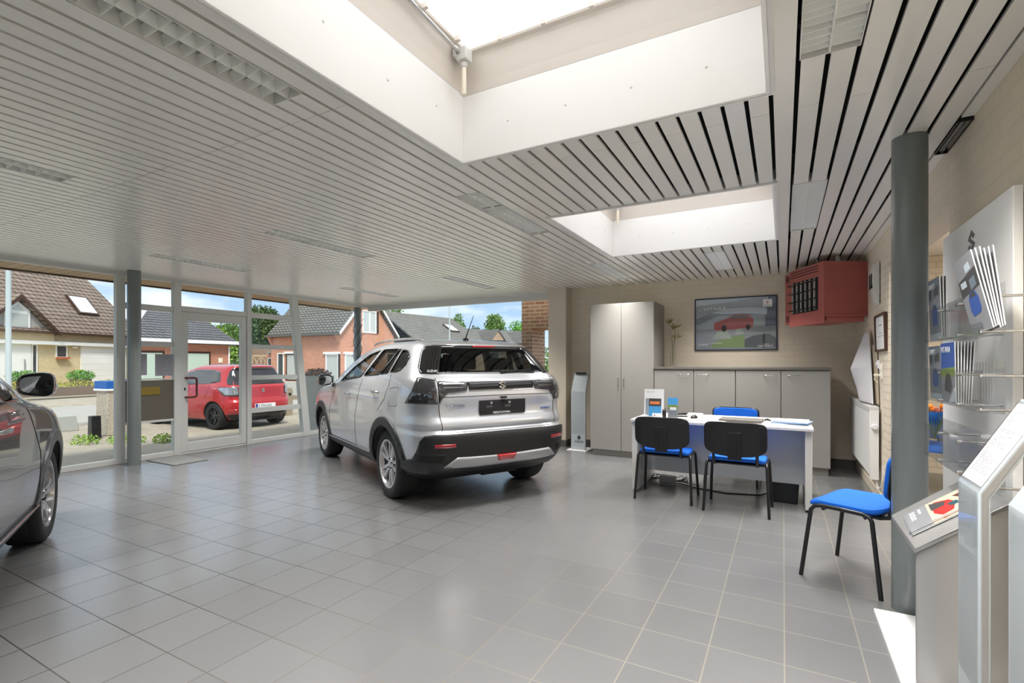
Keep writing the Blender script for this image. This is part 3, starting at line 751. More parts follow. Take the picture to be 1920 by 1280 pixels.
# things on the right wall near the corner
c = empty('certificate', (XR - .002, 5.39, 1.42), label='small certificate in a dark wooden frame on right wall', cat='picture')
c.rotation_euler = (0, R(-1.5), 0)
f = mb(); f.box(-.025, 0, 0, .53, 0, .02).box(-.025, 0, 0, .53, .325, .345).box(-.025, 0, 0, .02, .02, .325).box(-.025, 0, .51, .53, .02, .325)
f.build('frame', MT['brown'], c, bevel=.002)
s = mb(); s.box(-.012, -.008, .02, .51, .02, .325)
s.box(-.0125, -.012, .2, .33, .165, .172, 1).box(-.0125, -.012, .12, .42, .14, .145, 1).box(-.0125, -.012, .2, .36, .24, .25, 1)
s.build('print', [MT['paper'], MT['grey_ink']], c)
c = empty('wall_lamp', (XR, 5.78, 1.87), label='flat grey wall sconce above the framed certificate', cat='lamp')
mb().prism([(-.008, 0), (-.03, .04), (-.06, .2), (-.06, .37), (-.008, .4)], 0, .23, 'xz').build('shade', MT['alu'], c, bevel=.004)
mb().box(-.068, -.058, .05, .07, .16, .3).build('slot', MT['dark_in'], c)
mb().box(-.068, -.058, .15, .17, .16, .3).build('slot', MT['dark_in'], c)
mb().box(-.01, 0, .03, .2, .1, .3).build('wall_plate', MT['alu'], c)
c = empty('light_switch', (XR, 5.66, 1.16), label='cream double light switch on the right wall', cat='switch')
mb().box(-.012, 0, 0, .09, 0, .155).build('plate', MT['cream'], c, bevel=.003)
mb().box(-.018, -.012, .02, .07, .085, .14).build('rocker', MT['white'], c, bevel=.002)
mb().box(-.016, -.012, .02, .07, .015, .07).build('rocker', MT['white'], c, bevel=.002)
mb().lathe([(.012, 0), (.012, .05), (0, .055)], 12, 0, Matrix.Translation((-.012, .045, .04)) @ Matrix.Rotation(R(-90), 4, 'Y')).tube([(-.05, .045, .04), (-.06, .045, .0), (-.03, .045, -.03)], .004, 6).build('plug', MT['cream'], c)
c = empty('thermostat', (XR, 5.80, 1.26), label='small white thermostat beside the cream switch', cat='thermostat')
mb().box(-.018, 0, 0, .08, 0, .08).build('case', MT['white'], c, bevel=.005)
mb().lathe([(.025, 0), (.022, .012), (0, .013)], 16, 0, Matrix.Translation((-.018, .04, .04)) @ Matrix.Rotation(R(-90), 4, 'Y')).build('dial', MT['white_trim'], c)

# ------------------------------------------------------------------ desk and chairs
d = empty('desk', (-1.36, 5.04, 0), label='pale grey office desk with panel legs before the cabinets', cat='desk')
mb().box(-.01, 1.595, -.01, .82, .715, .742).build('tabletop', MT['desk'], d, bevel=.004)
for x in (0, 1.53):
    l = mb().box(x, x + .055, .02, .80, .02, .715).build('leg', MT['desk_leg'], d, bevel=.004)
    mb().lathe([(.018, 0), (.018, .02)], 12, 0, Matrix.Translation((x + .027, .06, 0))).lathe([(.018, 0), (.018, .02)], 12, 0, Matrix.Translation((x + .027, .74, 0))).build('foot', MT['black'], l)
mb().box(.055, 1.53, .21, .23, .2, .7).build('modesty_panel', MT['desk_panel'], d, bevel=.002)

def chair_parts(root):
    seat = mb()
    def seatf(u, v):
        a = 2 * PI * u; n = 5
        ca, sa = math.cos(a), math.sin(a)
        ex = math.copysign(abs(ca) ** (2 / n), ca); ey = math.copysign(abs(sa) ** (2 / n), sa)
        rr = (0, .6, .92, .985, 1.0, .985, .93, 0)[int(round(v * 7))]
        z = (.487, .487, .482, .474, .46, .447, .44, .44)[int(round(v * 7))]
        x, y = .232 * ex * rr, .212 * ey * rr
        dip = -.010 * (1 - (x / .232) ** 2) * (1 if z > .455 else 0) - .028 * max(0, (y - .12) / .092) ** 2 + .026 * max(0, (-y - .1) / .11) ** 2
        return (x, y, z + dip)
    seat.grid(48, 8, seatf, wrap=True)
    seat.build('seat', MT['blue'], root, fix=True, weld=True)
    mb().box(-.19, .19, -.17, .17, .425, .441).build('seat_pan', MT['black'], root, bevel=.01)
    for s in (-1, 1):
        x0, x1 = .262 * s, .238 * s
        top = .445
        mb().tube([(x0, .215, .0), (x1 + .004 * s, .165, top - .03), (x1, .145, top - .006), (x1, .11, top + .002), (x1, 0, top + .004)], .0125, 10).build('leg', MT['blackm'], root)
        mb().tube([(x0, -.205, .0), (x1 + .004 * s, -.155, top - .03), (x1, -.14, top - .006), (x1, -.105, top + .002), (x1, 0, top + .004)], .0125, 10).build('leg', MT['blackm'], root)
    fr = mb(); fr.tube([(-.238, .1, .43), (.238, .1, .43)], .01, 8).tube([(-.238, -.12, .43), (.238, -.12, .43)], .01, 8)
    for s in (-1, 1): fr.tube([(.17 * s, .0, .432), (.17 * s, -.17, .43), (.17 * s, -.212, .44), (.172 * s, -.228, .48), (.175 * s, -.235, .6)], .013, 8)
    fr.build('frame', MT['blackm'], root)
    def bk(off, sx, z0s, z1s, th):
        def fnc(u, v):
            # outer ring to inside; rounded rectangle with a sagging lower edge
            a = 2 * PI * u; n = 6.5
            ca, sa = math.cos(a), math.sin(a)
            ex = math.copysign(abs(ca) ** (2 / n), ca); ez = math.copysign(abs(sa) ** (2 / n), sa)
            k = int(round(v * 5))
            rr = (0, .7, .97, 1.0, .97, 0)[k]
            x = sx * ex * rr; zc, hz = (z0s + z1s) / 2, (z1s - z0s) / 2
            z = zc + hz * ez * rr
            if ez < 0: z -= .042 * (1 - (x / sx) ** 2) * (-ez) * rr - .012 * (-ez) * rr
            y = -.235 - .10 * (z - .5) + .16 * (x * x) * 2.2 + (off + (th if k >= 3 else 0) - (th * .5 if k == 3 else 0))
            return (x, y, z)
        return fnc
    mb().grid(56, 6, bk(-.018, .25, .532, .808, .016), wrap=True).build('backrest_shell', MT['black'], root, weld=True)
    mb().grid(56, 6, bk(0.0, .234, .545, .795, .024), wrap=True).build('back_pad', MT['blue'], root, weld=True)
    rb = mb()
    for (a, b, c0, c1, dd) in ((-.055, .055, .48, .72, .006), (-.04, -.03, .49, .70, .010), (-.015, -.005, .49, .70, .010), (.01, .02, .49, .70, .010), (.033, .043, .49, .70, .010)):
        rb.prism([(-.235 - .1 * (c0 - .5) - .0165, c0), (-.235 - .1 * (c0 - .5) - .0175 - dd, c0), (-.235 - .1 * (c1 - .5) - .0175 - dd, c1), (-.235 - .1 * (c1 - .5) - .0165, c1)], a, b, 'yz')
    rb.build('back_rib', MT['black'], root, bevel=.003)
ch = empty('visitor_chair', (-1.0, 5.0, 0), 0, 'black-backed blue visitor chair at left of the desk front', 'chair', 'blue visitor chairs')
chair_parts(ch)
for loc, rz, lb in (((-.355, 4.9, 0), R(-2), 'black-backed blue visitor chair at right of the desk front'),
                    ((.405, 3.71, 0), R(64.4), 'blue chair with black legs turned sideways beside the near column'),
                    ((-.49, 6.02, 0), R(178), 'blue chair behind the desk, facing the camera'),
                    ((1.36, 6.55, 0), R(150), 'blue chair in the next room, glimpsed behind the column')):
    c = copy_tree(ch); c.location = loc; c.rotation_euler = (0, 0, rz); c['label'] = lb

# things on the desk
TZ = .742
s = empty('leaflet_display', (-1.19, 5.28, TZ), R(4), 'white leaflet display standing on left end of desk', 'leaflet stand')
Mt = Matrix.Rotation(R(-8), 4, 'X')
mb().box(-.1, .1, 0, .004, 0, .3, 0, Mt).box(-.1, .1, -.06, 0, 0, .003).build('board', MT['white'], s)
p = mb(); p.box(-.085, -.01, -.004, -.001, .03, .2, 0, Mt).box(-.05, .075, -.006, -.004, .015, .2, 1, Mt).box(-.05, .075, -.0065, -.006, .12, .2, 2, Mt).box(-.04, .06, -.007, -.0065, .14, .17, 3, Mt)
p.build('leaflet', [MT['pg_grey'], MT['lf_blue'], MT['pg_dark'], MT['lf_orange']], s)
text('NEW SWIFT', .016, (-.075, -.002, .262), (R(82), 0, 0), MT['grey_ink'], s)
mb().box(-.06, .09, -.06, -.058, 0, .05).build('holder', MT['acryl'], s)
s = empty('business_card_holder', (-1.14, 5.185, TZ), R(2), 'small clear card holder with white cards on desk', 'card holder')
mb().box(-.05, .05, 0, .02, 0, .004).box(-.05, .05, .018, .02, 0, .045).build('tray', MT['acryl'], s)
mb().box(-.045, .045, .006, .016, .005, .055).build('card', MT['white'], s)
m = mb(); m.prism(s_poly(-.02, .035, .018), .0052, .006, 'xz'); m.build('logo', MT['ink'], s)
s = empty('folder_holder', (-1.01, 5.36, TZ), R(2), 'clear holder with a blue folder, right of white leaflet display', 'leaflet holder')
mb().box(-.055, .055, -.02, -.017, 0, .12).box(-.055, .055, -.02, .03, 0, .003).box(-.055, .055, .027, .03, 0, .2).build('pocket', MT['acryl'], s)
p = mb(); p.box(-.05, .05, 0, .012, .004, .21).box(-.05, .05, -.001, 0, .135, .21, 1).box(-.05, .05, -.001, 0, .085, .135, 2).box(-.03, .035, -.002, -.001, .08, .11, 3)
p.build('folder', [MT['pg_road'], MT['lf_blue'], MT['pg_grass'], MT['white']], s)
s = empty('pen_cup', (-1.085, 5.3, TZ), 0, 'black pen cup between the two leaflet holders', 'pen cup')
mb().lathe([(.018, 0), (.02, .075), (.017, .075), (.016, .005), (0, .004)], 18).build('cup', MT['black'], s)
mb().tube([(0, 0, .01), (.01, .004, .1)], .004, 8).tube([(-.006, 0, .01), (-.012, -.006, .092)], .004, 8).build('pen', MT['blackm'], s)
s = empty('stapler', (-.96, 5.5, TZ), R(25), 'black stapler on the desk behind the folder holder', 'stapler')
mb().prism([(-.075, 0), (.075, 0), (.075, .012), (-.075, .012)], -.018, .018, 'xz').build('base', MT['blackm'], s, bevel=.003)
mb().prism([(-.075, .016), (.06, .02), (.075, .034), (.05, .046), (-.06, .036), (-.075, .03)], -.015, .015, 'xz').build('arm', MT['black'], s, bevel=.004)
s = empty('desk_calculator', (-.82, 5.55, TZ), R(6), 'pale desk calculator lying behind the mouse', 'calculator')
mb().prism([(-.07, 0), (.07, 0), (.07, .038), (-.07, .014)], -.07, .08, 'yz').build('body', MT['desk_leg'], s, bevel=.004)
m = mb()
for i in range(4):
    for j in range(5): m.box(-.055 + j * .024, -.038 + j * .024, -.06 + i * .024, -.044 + i * .024, .017 + .0018 * i * 2.2, .022 + .0018 * i * 2.2)
m.build('key', MT['alu'], s)
tag(mb().box(-.18, .18, -.12, .13, 0, .003).box(-.12, .24, -.14, .1, .003, .006).build('loose_papers', MT['paper'], loc=(-.73, 5.33, TZ)), 'white loose papers under the mouse on desk', 'papers')
m = mb(); m.grid(24, 8, lambda u, v: (.032 * math.cos(2 * PI * u) * math.cos(v * PI / 2), .052 * math.sin(2 * PI * u) * math.cos(v * PI / 2), .034 * math.sin(v * PI / 2)), wrap=True)
s = empty('computer_mouse', (-.80, 5.36, TZ + .006), R(-12), 'black computer mouse on the white papers', 'mouse')
m.build('body', MT['black'], s)
mb().lathe([(.007, -.004), (.008, 0), (.007, .004)], 12, 0, Matrix.Translation((0, .026, .027)), axis='x').build('wheel', MT['blackm'], s)
s = empty('laptop', (-.36, 5.36, TZ + .003), R(-3), 'closed dark grey laptop lying on desk', 'laptop')
mb().box(-.19, .19, -.125, .125, 0, .012).build('base', MT['cab_dark'], s, bevel=.004)
mb().box(-.19, .19, -.125, .125, .0125, .021).build('lid', MT['cab_dark'], s, bevel=.004)
mb().tube([(-.15, .125, .012), (.15, .125, .012)], .006, 10).build('hinge', MT['black'], s)
m = mb(); m.tube([(.15 * 0 + .045 * math.cos(a * .7) * (1 + .15 * math.sin(a * 1.9)), .035 * math.sin(a * .7), .008 + .012 * ((a * 1.3) % 2)) for a in range(28)], .003, 6)
tag(m.build('charger_cable', MT['black'], loc=(-.11, 5.40, TZ)), 'coiled black cable beside the laptop', 'cable')
random.seed(11)
for i in range(5):
    m = mb(); m.box(-.11, .11, -.15, .15, 0, .006)
    o = m.build('paper_folder', MT[('paper', 'lf_blue', 'paper_grey', 'lf_pale', 'paper')[i]], loc=(.07 + random.uniform(-.015, .015), 5.38 + random.uniform(-.02, .02), TZ + .0065 * i))
    o.rotation_euler = (0, 0, R(80 + random.uniform(-9, 9)))
    tag(o, ('white folder at the bottom of the pile on desk right', 'blue folder second from bottom of the desk pile', 'grey folder in the middle of the desk pile', 'pale blue folder second from top of the desk pile', 'white sheet on top of the pile on desk right')[i], 'folder', 'paper pile on the desk')
m = mb(); m.lathe([(.02, 0), (.026, .012), (.02, .024), (.014, .012)], 14, closed=True).lathe([(.016, .0), (.02, .008), (.016, .016), (.011, .008)], 12, 0, Matrix.Translation((.05, .02, 0)), closed=True)
tag(m.build('tape_roll', MT['blackm'], loc=(-.075 + .02, 5.47, TZ)), 'small black tape rolls left of paper pile', 'tape')
# under the desk
s = empty('power_box', (-1.1, 5.55, 0), R(-3), 'beige power box with cables lying under the desk', 'power box')
mb().box(-.08, .08, -.05, .05, .0, .09).build('case', MT['cab'], s, bevel=.005)
mb().box(-.06, .06, -.052, -.05, .02, .025).build('slot', MT['blackm'], s)
m = mb(); random.seed(4)
for k in range(7):
    x, y = -1.24 + .03 * k, 5.62; pts = []
    for i in range(14):
        pts.append((x + .09 * math.sin(i * .9 + k) + .02 * i - .1, y + .06 * math.cos(i * 1.1 + k * 2), .012 + .09 * abs(math.sin(i * .6 + k)) * random.random()))
    m.tube(pts, .004, 6)
m.tube([(-1.0, 5.56, .02), (-.8, 5.5, .005), (-.5, 5.42, .005), (-.2, 5.5, .005), (-.1, 5.7, .005)], .005, 6)
m.tube([(-1.0, 5.58, .03), (-.9, 5.66, .012), (-.85, 5.55, .03), (-.78, 5.6, .005)], .004, 6)
tag(m.build('cable_tangle', MT['black']), 'tangle of black cables on floor under the desk', 'cables')
s = empty('waste_bin', (.0, 5.42, 0), 0, 'black waste bin under right end of desk', 'bin')
mb().prism([(-.12, 0), (.12, 0), (.14, .3), (-.14, .3)], -.11, .11, 'xz').build('bin_body', MT['black'], s, bevel=.01)
mb().box(-.145, .145, -.115, .115, .3, .312).build('rim', MT['blackm'], s, bevel=.004)

# door mat
s = mb().box(0, .66, 0, .43, 0, .012).build('door_mat', MT['mat'], bevel=.004, loc=(-7.5, 3.50, 0))
tag(s, 'thin grey door mat in front of the glass door', 'mat')

# ------------------------------------------------------------------ right foreground: brochure wall and stands
XP = .765
pl = empty('display_panel', (XP, 0, 0), label='tall white panel with dark logo holding clear brochure racks', cat='display panel')
mb().box(0, .03, 2.56, 3.50, .04, 1.985).build('board', MT['white'], pl, bevel=.003)
mb().box(-.02, .04, 2.62, 2.68, 0, .04).box(-.02, .04, 3.38, 3.44, 0, .04).build('foot', MT['alu'], pl)
RYZ = (R(90), 0, R(-90))   # lettering that reads on a face looking towards -x
def yzp(cy, cz, h, x):  # logo on -x face: local u runs towards -y
    return [(cy - (u - cy), w) for u, w in s_poly(cy, cz, h, h * .92)]
m = mb(); m.prism(yzp(3.03, 1.872, .105, 0), -.002, .001, 'yz'); m.build('logo', MT['logo_grey'], pl)

RK = [(2.38, 2.66), (2.66, 2.94), (2.94, 3.22)]
def rack(zb, zt, npk, label):
    t = empty('brochure_rack', (.66, 0, 0), label=label, cat='brochure rack', group='clear brochure racks on the white panel')
    for (a, b) in RK[3 - npk:]:
        m = mb(); th = .003
        m.box(-.03, -.03 + th, a + .003, b - .003, zb, zt).box(.03, .03 + th, a + .003, b - .003, zb, zt + .03).box(-.03, .033, a + .003, b - .003, zb, zb + th)
        m.box(-.03, .033, a + .003, a + .003 + th, zb, zt).box(-.03, .033, b - .003 - th, b - .003, zb, zt)
        m.build('pocket', MT['acryl'], t)
    for y in (2.388, 2.66, 2.94):
        for z in (zt - .02, zb + .012):
            rd = mb(); rd.tube([(-.034, y, z), (.104, y, z)], .0045, 8).lathe([(.008, -.036), (.008, -.03)], 12, 0, Matrix.Translation((0, y, z)), axis='x')
            rd.build('rod', MT['chrome'], t)
    return t
rack(1.413, 1.57, 3, 'topmost clear rack of the white brochure panel')
rack(1.13, 1.285, 3, 'middle clear rack of the white brochure panel')
rack(.853, 1.01, 3, 'lowest clear rack of the panel, standing empty')

def brochure(yc, x, zb, art, label, lean=0.0, tilt=0.0, thick=.004, h=.297, w=.205, group='brochures in the clear racks', title=None):
    """upright booklet: cover looks to -x; tilt rolls it in its own plane"""
    t = empty('brochure', (x, yc, zb), label=label, cat='brochure', group=group)
    t.rotation_euler = (tilt, lean, 0)
    mb().box(0, thick, -w / 2, w / 2, 0, h).build('pages', MT['paper'], t)
    c = mb(); a = art
    c.box(-.0006, 0, -w / 2, w / 2, 0, h, 0)
    def fl(poly, mi, k): c.add([(-.0008 - .0002 * k, -(y - .5) * w, z * h) for y, z in poly], [list(range(len(poly)))], mi)
    if a == 'swift':
        fl([(0, .62), (1, .7), (1, 1), (0, 1)], 1, 0); fl([(.1, .66), (.3, .7), (.3, .85), (.1, .85)], 3, 1); fl([(.5, .7), (.9, .72), (.9, .88), (.5, .82)], 3, 1)
        fl([(.28, .3), (.3, .5), (.42, .58), (.62, .58), (.74, .5), (.76, .32), (.7, .24), (.34, .24)], 2, 2); fl([(.38, .5), (.44, .56), (.6, .56), (.66, .5)], 3, 3); fl([(0, 0), (1, 0), (1, .12), (0, .1)], 4, 1)
    elif a == 'vitara':
        fl([(0, .55), (1, .6), (1, 1), (0, 1)], 2, 0); fl([(0, .42), (1, .45), (1, .6), (0, .56)], 5, 1); fl([(.25, .2), (.3, .4), (.45, .5), (.7, .46), (.8, .3), (.7, .16)], 3, 2); fl([(.5, 0), (1, .05), (1, .3), (.7, .12)], 4, 1)
    elif a == 'big':
        fl([(0, .5), (1, .55), (1, .8), (0, .72)], 3, 0); fl([(.1, .62), (.4, .62), (.4, .7), (.1, .7)], 4, 1); fl([(.55, .55), (.85, .58), (.85, .7), (.55, .68)], 1, 1)
        fl([(.25, .3), (.3, .46), (.42, .53), (.68, .53), (.78, .44), (.78, .3), (.7, .24), (.35, .22)], 2, 2); fl([(.36, .46), (.44, .52), (.64, .52), (.7, .46)], 3, 3); fl([(.5, .78), (.8, .8), (.75, .9), (.5, .88)], 4, 1)
    c.build('cover', [MT['pg_road'], MT['pg_bldg'], MT['lf_blue2'], MT['pg_dark'], MT['pg_sky'], MT['pg_grass']], t, fix=False)
    if title: text(title, .036, (-.0016, w / 2 - .012, h * .84), RYZ, MT['inkw'], t, sx=1.1)
    return t
for i in range(3):
    brochure(3.08, .648 + i * .007, 1.42, 'swift' if i == 0 else 'plain', ('front dark car brochure in far pocket of the top rack', 'second brochure in far pocket of the top rack', 'rearmost brochure in far pocket of the top rack')[i], R(-2 + i), title='SWIFT' if i == 0 else None)
for i in range(6):
    brochure(2.40 + .003 * i, .637 + i * .0065, 1.425 + .004 * (i % 3), 'big' if i == 0 else 'plain', ('front tall car magazine leaning in near pocket of top rack', 'second leaning magazine from the front of top rack near pocket', 'third leaning magazine from the front of top rack near pocket',
        'fourth leaning magazine from the front of top rack near pocket', 'fifth leaning magazine from the front of top rack near pocket', 'rearmost leaning magazine in near pocket of top rack')[i], R(-11 + 1.2 * i), R(-5), h=.285, w=.215, thick=.0035)
for i in range(2):
    brochure(3.08, .65 + i * .008, 1.138, 'swift' if i == 0 else 'plain', ('front dark car brochure in far pocket of the middle rack', 'rear brochure in far pocket of the middle rack')[i], R(-2), h=.255, title='SWIFT' if i == 0 else None)
for i in range(7):
    brochure(2.815, .635 + i * .0078, 1.138, 'vitara' if i == 0 else 'plain', ('front blue brochure with big title in the middle rack', 'second brochure behind the blue titled one in middle rack', 'third brochure behind the blue titled one in middle rack', 'fourth brochure behind the blue titled one in middle rack',
        'fifth brochure behind the blue titled one in middle rack', 'sixth brochure behind the blue titled one in middle rack', 'rearmost brochure behind the blue titled one in middle rack')[i], R(-1 + .6 * i), thick=.003, h=.262, title='VITARA' if i == 0 else None)

# bouquet on the chair in the next room
b = empty('bouquet', (1.36, 6.5, .487), label='orange and pink flower bouquet on the chair in next room', cat='flowers')
mb().lathe([(.05, 0), (.055, .02), (.07, .2), (.06, .2), (.045, .03), (0, .02)], 20).build('vessel', MT['acryl'], b)
m = mb(); m2 = mb(); m3 = mb(); random.seed(8)
for i in range(16):
    a = random.uniform(0, 2 * PI); rr = random.uniform(.04, .2); z = random.uniform(.32, .48)
    p = (rr * math.cos(a), rr * math.sin(a), z)
    m.tube([(0, 0, .05), (p[0] * .4, p[1] * .4, .2), p], .003, 5)
    rad = random.uniform(.03, .05)
    (m2 if i % 3 else m3).grid(10, 6, lambda u, v: (p[0] + rad * (1 + .25 * math.sin(10 * PI * u)) * math.cos(2 * PI * u) * math.sin(v * PI), p[1] + rad * (1 + .25 * math.sin(10 * PI * u)) * math.sin(2 * PI * u) * math.sin(v * PI), p[2] + rad * .7 * math.cos(v * PI)), wrap=True)
m.build('stem', MT['stemg'], b); m2.build('blossom', MT['fl_orange'], b); m3.build('blossom', MT['fl_pink'], b)

# low brochure lectern (white foot, silver side, sloping top)
s = empty('brochure_lectern', (.46, 2.47, 0), 0, 'low silver lectern with sloping top in front of the column', 'lectern')
# local x depth (towards wall), y width
mb().box(-.04, .27, -.03, .745, 0, .02).build('base_plate', MT['white'], s, bevel=.003)
HB, HT, RUN, WD = .586, .80, .27, .47
mb().prism([(.0, .02), (RUN, .02), (RUN, HT - .02), (0, HB - .02)], 0, .018, 'xz').build('side_panel', MT['stand_side'], s, bevel=.002)
mb().prism([(RUN - .018, .02), (RUN, .02), (RUN, HT - .02), (RUN - .018, HT - .035)], .018, WD, 'xz').build('back_panel', MT['stand'], s)
tp = mb().prism([(-.006, HB - .022), (-.006, HB), (RUN, HT), (RUN, HT - .022)], -.006, WD + .006, 'xz').build('top', MT['stand_side'], s, bevel=.002)
mb().prism([(-.006, HB - .03), (-.006, HB + .004), (RUN, HT + .004), (RUN, HT - .03)], -.010, -.006, 'xz').build('lip', MT['acryl2'], s)
an = math.atan2(HT - HB, RUN)
def mag_on_top(i, dx, dy, rz, mats, label):
    t = empty('car_magazine', (.46 + .13 + dx, 2.47 + .235 + dy, HB + (.13 + dx) * math.tan(an) + .004 + i * .0062), label=label, cat='magazine', group='car magazines on the low lectern')
    t.rotation_euler = (Matrix.Rotation(-an, 3, 'Y') @ Matrix.Rotation(rz, 3, 'Z')).to_euler()
    m = mb(); m.grid(12, 2, lambda u, v: (-.148 + .296 * v, -.105 + .21 * u, .004 + .006 * math.exp(-12 * u)), smooth=True)
    mb().box(-.148, .148, -.105, .105, 0, .004).build('pages', MT['paper'], t)
    c = mb(); c.box(-.149, .149, -.106, .106, .004, .0045, 0)
    def fl(poly, mi, k): c.add([((y - .5) * .296, -(x - .5) * .21, .0046 + .0002 * k) for x, y in poly], [list(range(len(poly)))], mi)
    fl([(0, .3), (1, .3), (1, 1), (0, 1)], 1, 0)
    fl([(.1, .42), (.3, .6), (.55, .66), (.9, .6), (.96, .45), (.7, .36), (.2, .36)], 2, 1); fl([(.2, .66), (.45, .74), (.6, .86), (.4, .9), (.2, .8)], 3, 2); fl([(.5, .55), (.7, .6), (.7, .7), (.5, .68)], 4, 3); fl([(.08, .34), (.5, .34), (.5, .52), (.3, .55)], 5, 2)
    c.build('cover', [MT[q] for q in mats], t, fix=False)
    if i == 3:
        text('SUZUKI', .03, (-.13, .085, .0052), (0, 0, R(-90)), MT['inkw'], t)
        text('ALLGRIP', .016, (-.095, .085, .0052), (0, 0, R(-90)), MT['inkw'], t)
mg = ['pg_road', 'mg_peach', 'mg_red', 'mg_brown', 'mg_teal', 'pg_dark']
for i, (dx, dy, rz) in enumerate(((-.005, -.02, -.12), (.0, -.03, -.06), (-.003, -.015, -.09), (.0, -.02, -.1))):
    mag_on_top(i, dx, dy, rz, mg, ('lowest car magazine on low silver lectern', 'second car magazine from bottom on low silver lectern', 'third car magazine from bottom on low silver lectern', 'topmost car magazine on lectern, red figure on its cover')[i])

info_stand('info_stand', (.55, 2.215, 0), R(-90), .215, .895, 1.19, .165, 'slim silver info stand with price sheet right of the low lectern', 'slim silver info stands', sheet=True)
info_stand('info_stand', (.55, 1.765, 0), R(-90), .215, .92, 1.215, .165, 'slim silver info stand at the right picture edge', 'slim silver info stands')
DARK_POS, DARK_HD = (-4.04, .24), R(152.8)
RED_POS, RED_HD, RED_Z = (-12.585, 7.44), R(181.5), -.2
# ------------------------------------------------------------------ cars
def pchip(xs, ys):
    xs = np.array(xs, float); ys = np.array(ys, float)
    h = np.diff(xs); dl = np.diff(ys) / h; n = len(xs); d = np.zeros(n)
    for i in range(1, n - 1):
        if dl[i - 1] * dl[i] > 0:
            w1 = 2 * h[i] + h[i - 1]; w2 = h[i] + 2 * h[i - 1]
            d[i] = (w1 + w2) / (w1 / dl[i - 1] + w2 / dl[i])
    d[0], d[-1] = dl[0], dl[-1]
    def f(x):
        x = min(max(x, xs[0]), xs[-1]); i = int(min(max(np.searchsorted(xs, x) - 1, 0), n - 2))
        t = (x - xs[i]) / h[i]; t2 = t * t; t3 = t2 * t
        return float((2 * t3 - 3 * t2 + 1) * ys[i] + (t3 - 2 * t2 + t) * h[i] * d[i] + (-2 * t3 + 3 * t2) * ys[i + 1] + (t3 - t2) * h[i] * d[i + 1])
    return f

class Shape:
    def __init__(s, tab, a=4.0, b=8.0):
        z = [r[0] for r in tab]
        s.W = pchip(z, [r[1] for r in tab]); s.Xr = pchip(z, [r[2] for r in tab]); s.Xf = pchip(z, [r[3] for r in tab])
        s.z0, s.z1 = z[0], z[-1]; s.a, s.b = a, b
    def ctr(s, z): return (s.Xf(z) + s.Xr(z)) / 2, (s.Xf(z) - s.Xr(z)) / 2
    def sy(s, x, z):
        c, L = s.ctr(z); q = min(abs((x - c) / L), .9999)
        return s.W(z) * (1 - q ** s.b) ** (1 / s.a)
    def rx(s, y, z, front=False):
        c, L = s.ctr(z); q = min(abs(y / s.W(z)), .9999)
        e = L * (1 - q ** s.a) ** (1 / s.b)
        return c + e if front else c - e
    def wrap(s, t, z):
        """t: 0 rear centre, +-1 rear corner, 2 mid side, 3 front corner (positive = left)"""
        c, L = s.ctr(z); sg = 1 if t >= 0 else -1; t = abs(t)
        if t <= 1: p, q = -1.0, t
        elif t <= 3: p, q = t - 2, 1.0
        else: p, q = 1.0, 4 - t
        r0, r1 = .5, 1.01
        for _ in range(40):
            r = (r0 + r1) / 2
            if abs(p * r) ** s.b + abs(q * r) ** s.a > 1: r1 = r
            else: r0 = r
        return (c + L * p * r, sg * s.W(z) * q * r, z)
    def t_y(s, y, z):
        lo, hi = 0, 1.0
        for _ in range(30):
            m = (lo + hi) / 2
            if s.wrap(m, z)[1] < abs(y): lo = m
            else: hi = m
        return math.copysign(lo, y)
    def t_x(s, x, z, sg=1):
        lo, hi = 1.0, 3.0
        for _ in range(30):
            m = (lo + hi) / 2
            if s.wrap(m, z)[0] < x: lo = m
            else: hi = m
        return sg * lo
    def body(s, nz=76, inset=0.0, z0=None, z1=None, xmin=None, xmax=None, bottom_taper=0):
        m = MB(); z0 = s.z0 if z0 is None else z0; z1 = s.z1 if z1 is None else z1
        per = []
        nr, ns = 26, 60
        per += [-1 + 2 * i / nr for i in range(nr)]
        per += [1 + 2 * i / ns for i in range(ns)]
        per2 = [3 + 2 * i / nr for i in range(nr)]  # front from left to right
        vs = []; rows = []
        for j in range(nz):
            u = j / (nz - 1); z = z0 + (z1 - z0) * (1 - (1 - u) ** 1.35)
            row = []
            for t in per: row.append(s.wrap(t, z))
            for t in per2:
                p = s.wrap(t, z) if t <= 4 else s.wrap(-(8 - t), z)
                row.append(p)
            for i in range(ns): row.append(s.wrap(-(3 - 2 * i / ns), z))
            if inset or xmin is not None:
                r2 = []
                c, L = s.ctr(z)
                for (x, y, zz) in row:
                    x2 = c + (x - c) * (1 - inset * 1.3 / L); y2 = y * (1 - inset / s.W(z))
                    if xmin is not None: x2 = min(max(x2, xmin), xmax)
                    r2.append((x2, y2, zz))
                row = r2
            rows.append(row)
        n = len(rows[0])
        for r in rows: vs += r
        fs = []
        for j in range(nz - 1):
            for i in range(n): fs.append((j * n + i, j * n + (i + 1) % n, (j + 1) * n + (i + 1) % n, (j + 1) * n + i))
        fs.append(list(range(n))[::-1]); fs.append([(nz - 1) * n + i for i in range(n)])
        m.add(vs, fs, 0, True)
        return m

def clip_poly(poly, axis, val, keep_greater):
    out = []; n = len(poly)
    for i in range(n):
        p, q = poly[i], poly[(i + 1) % n]
        ip = (p[axis] >= val) if keep_greater else (p[axis] <= val); iq = (q[axis] >= val) if keep_greater else (q[axis] <= val)
        if ip: out.append(p)
        if ip != iq:
            t = (val - p[axis]) / (q[axis] - p[axis])
            r = [p[0] + t * (q[0] - p[0]), p[1] + t * (q[1] - p[1])]; r[axis] = val
            out.append(tuple(r))
    return out

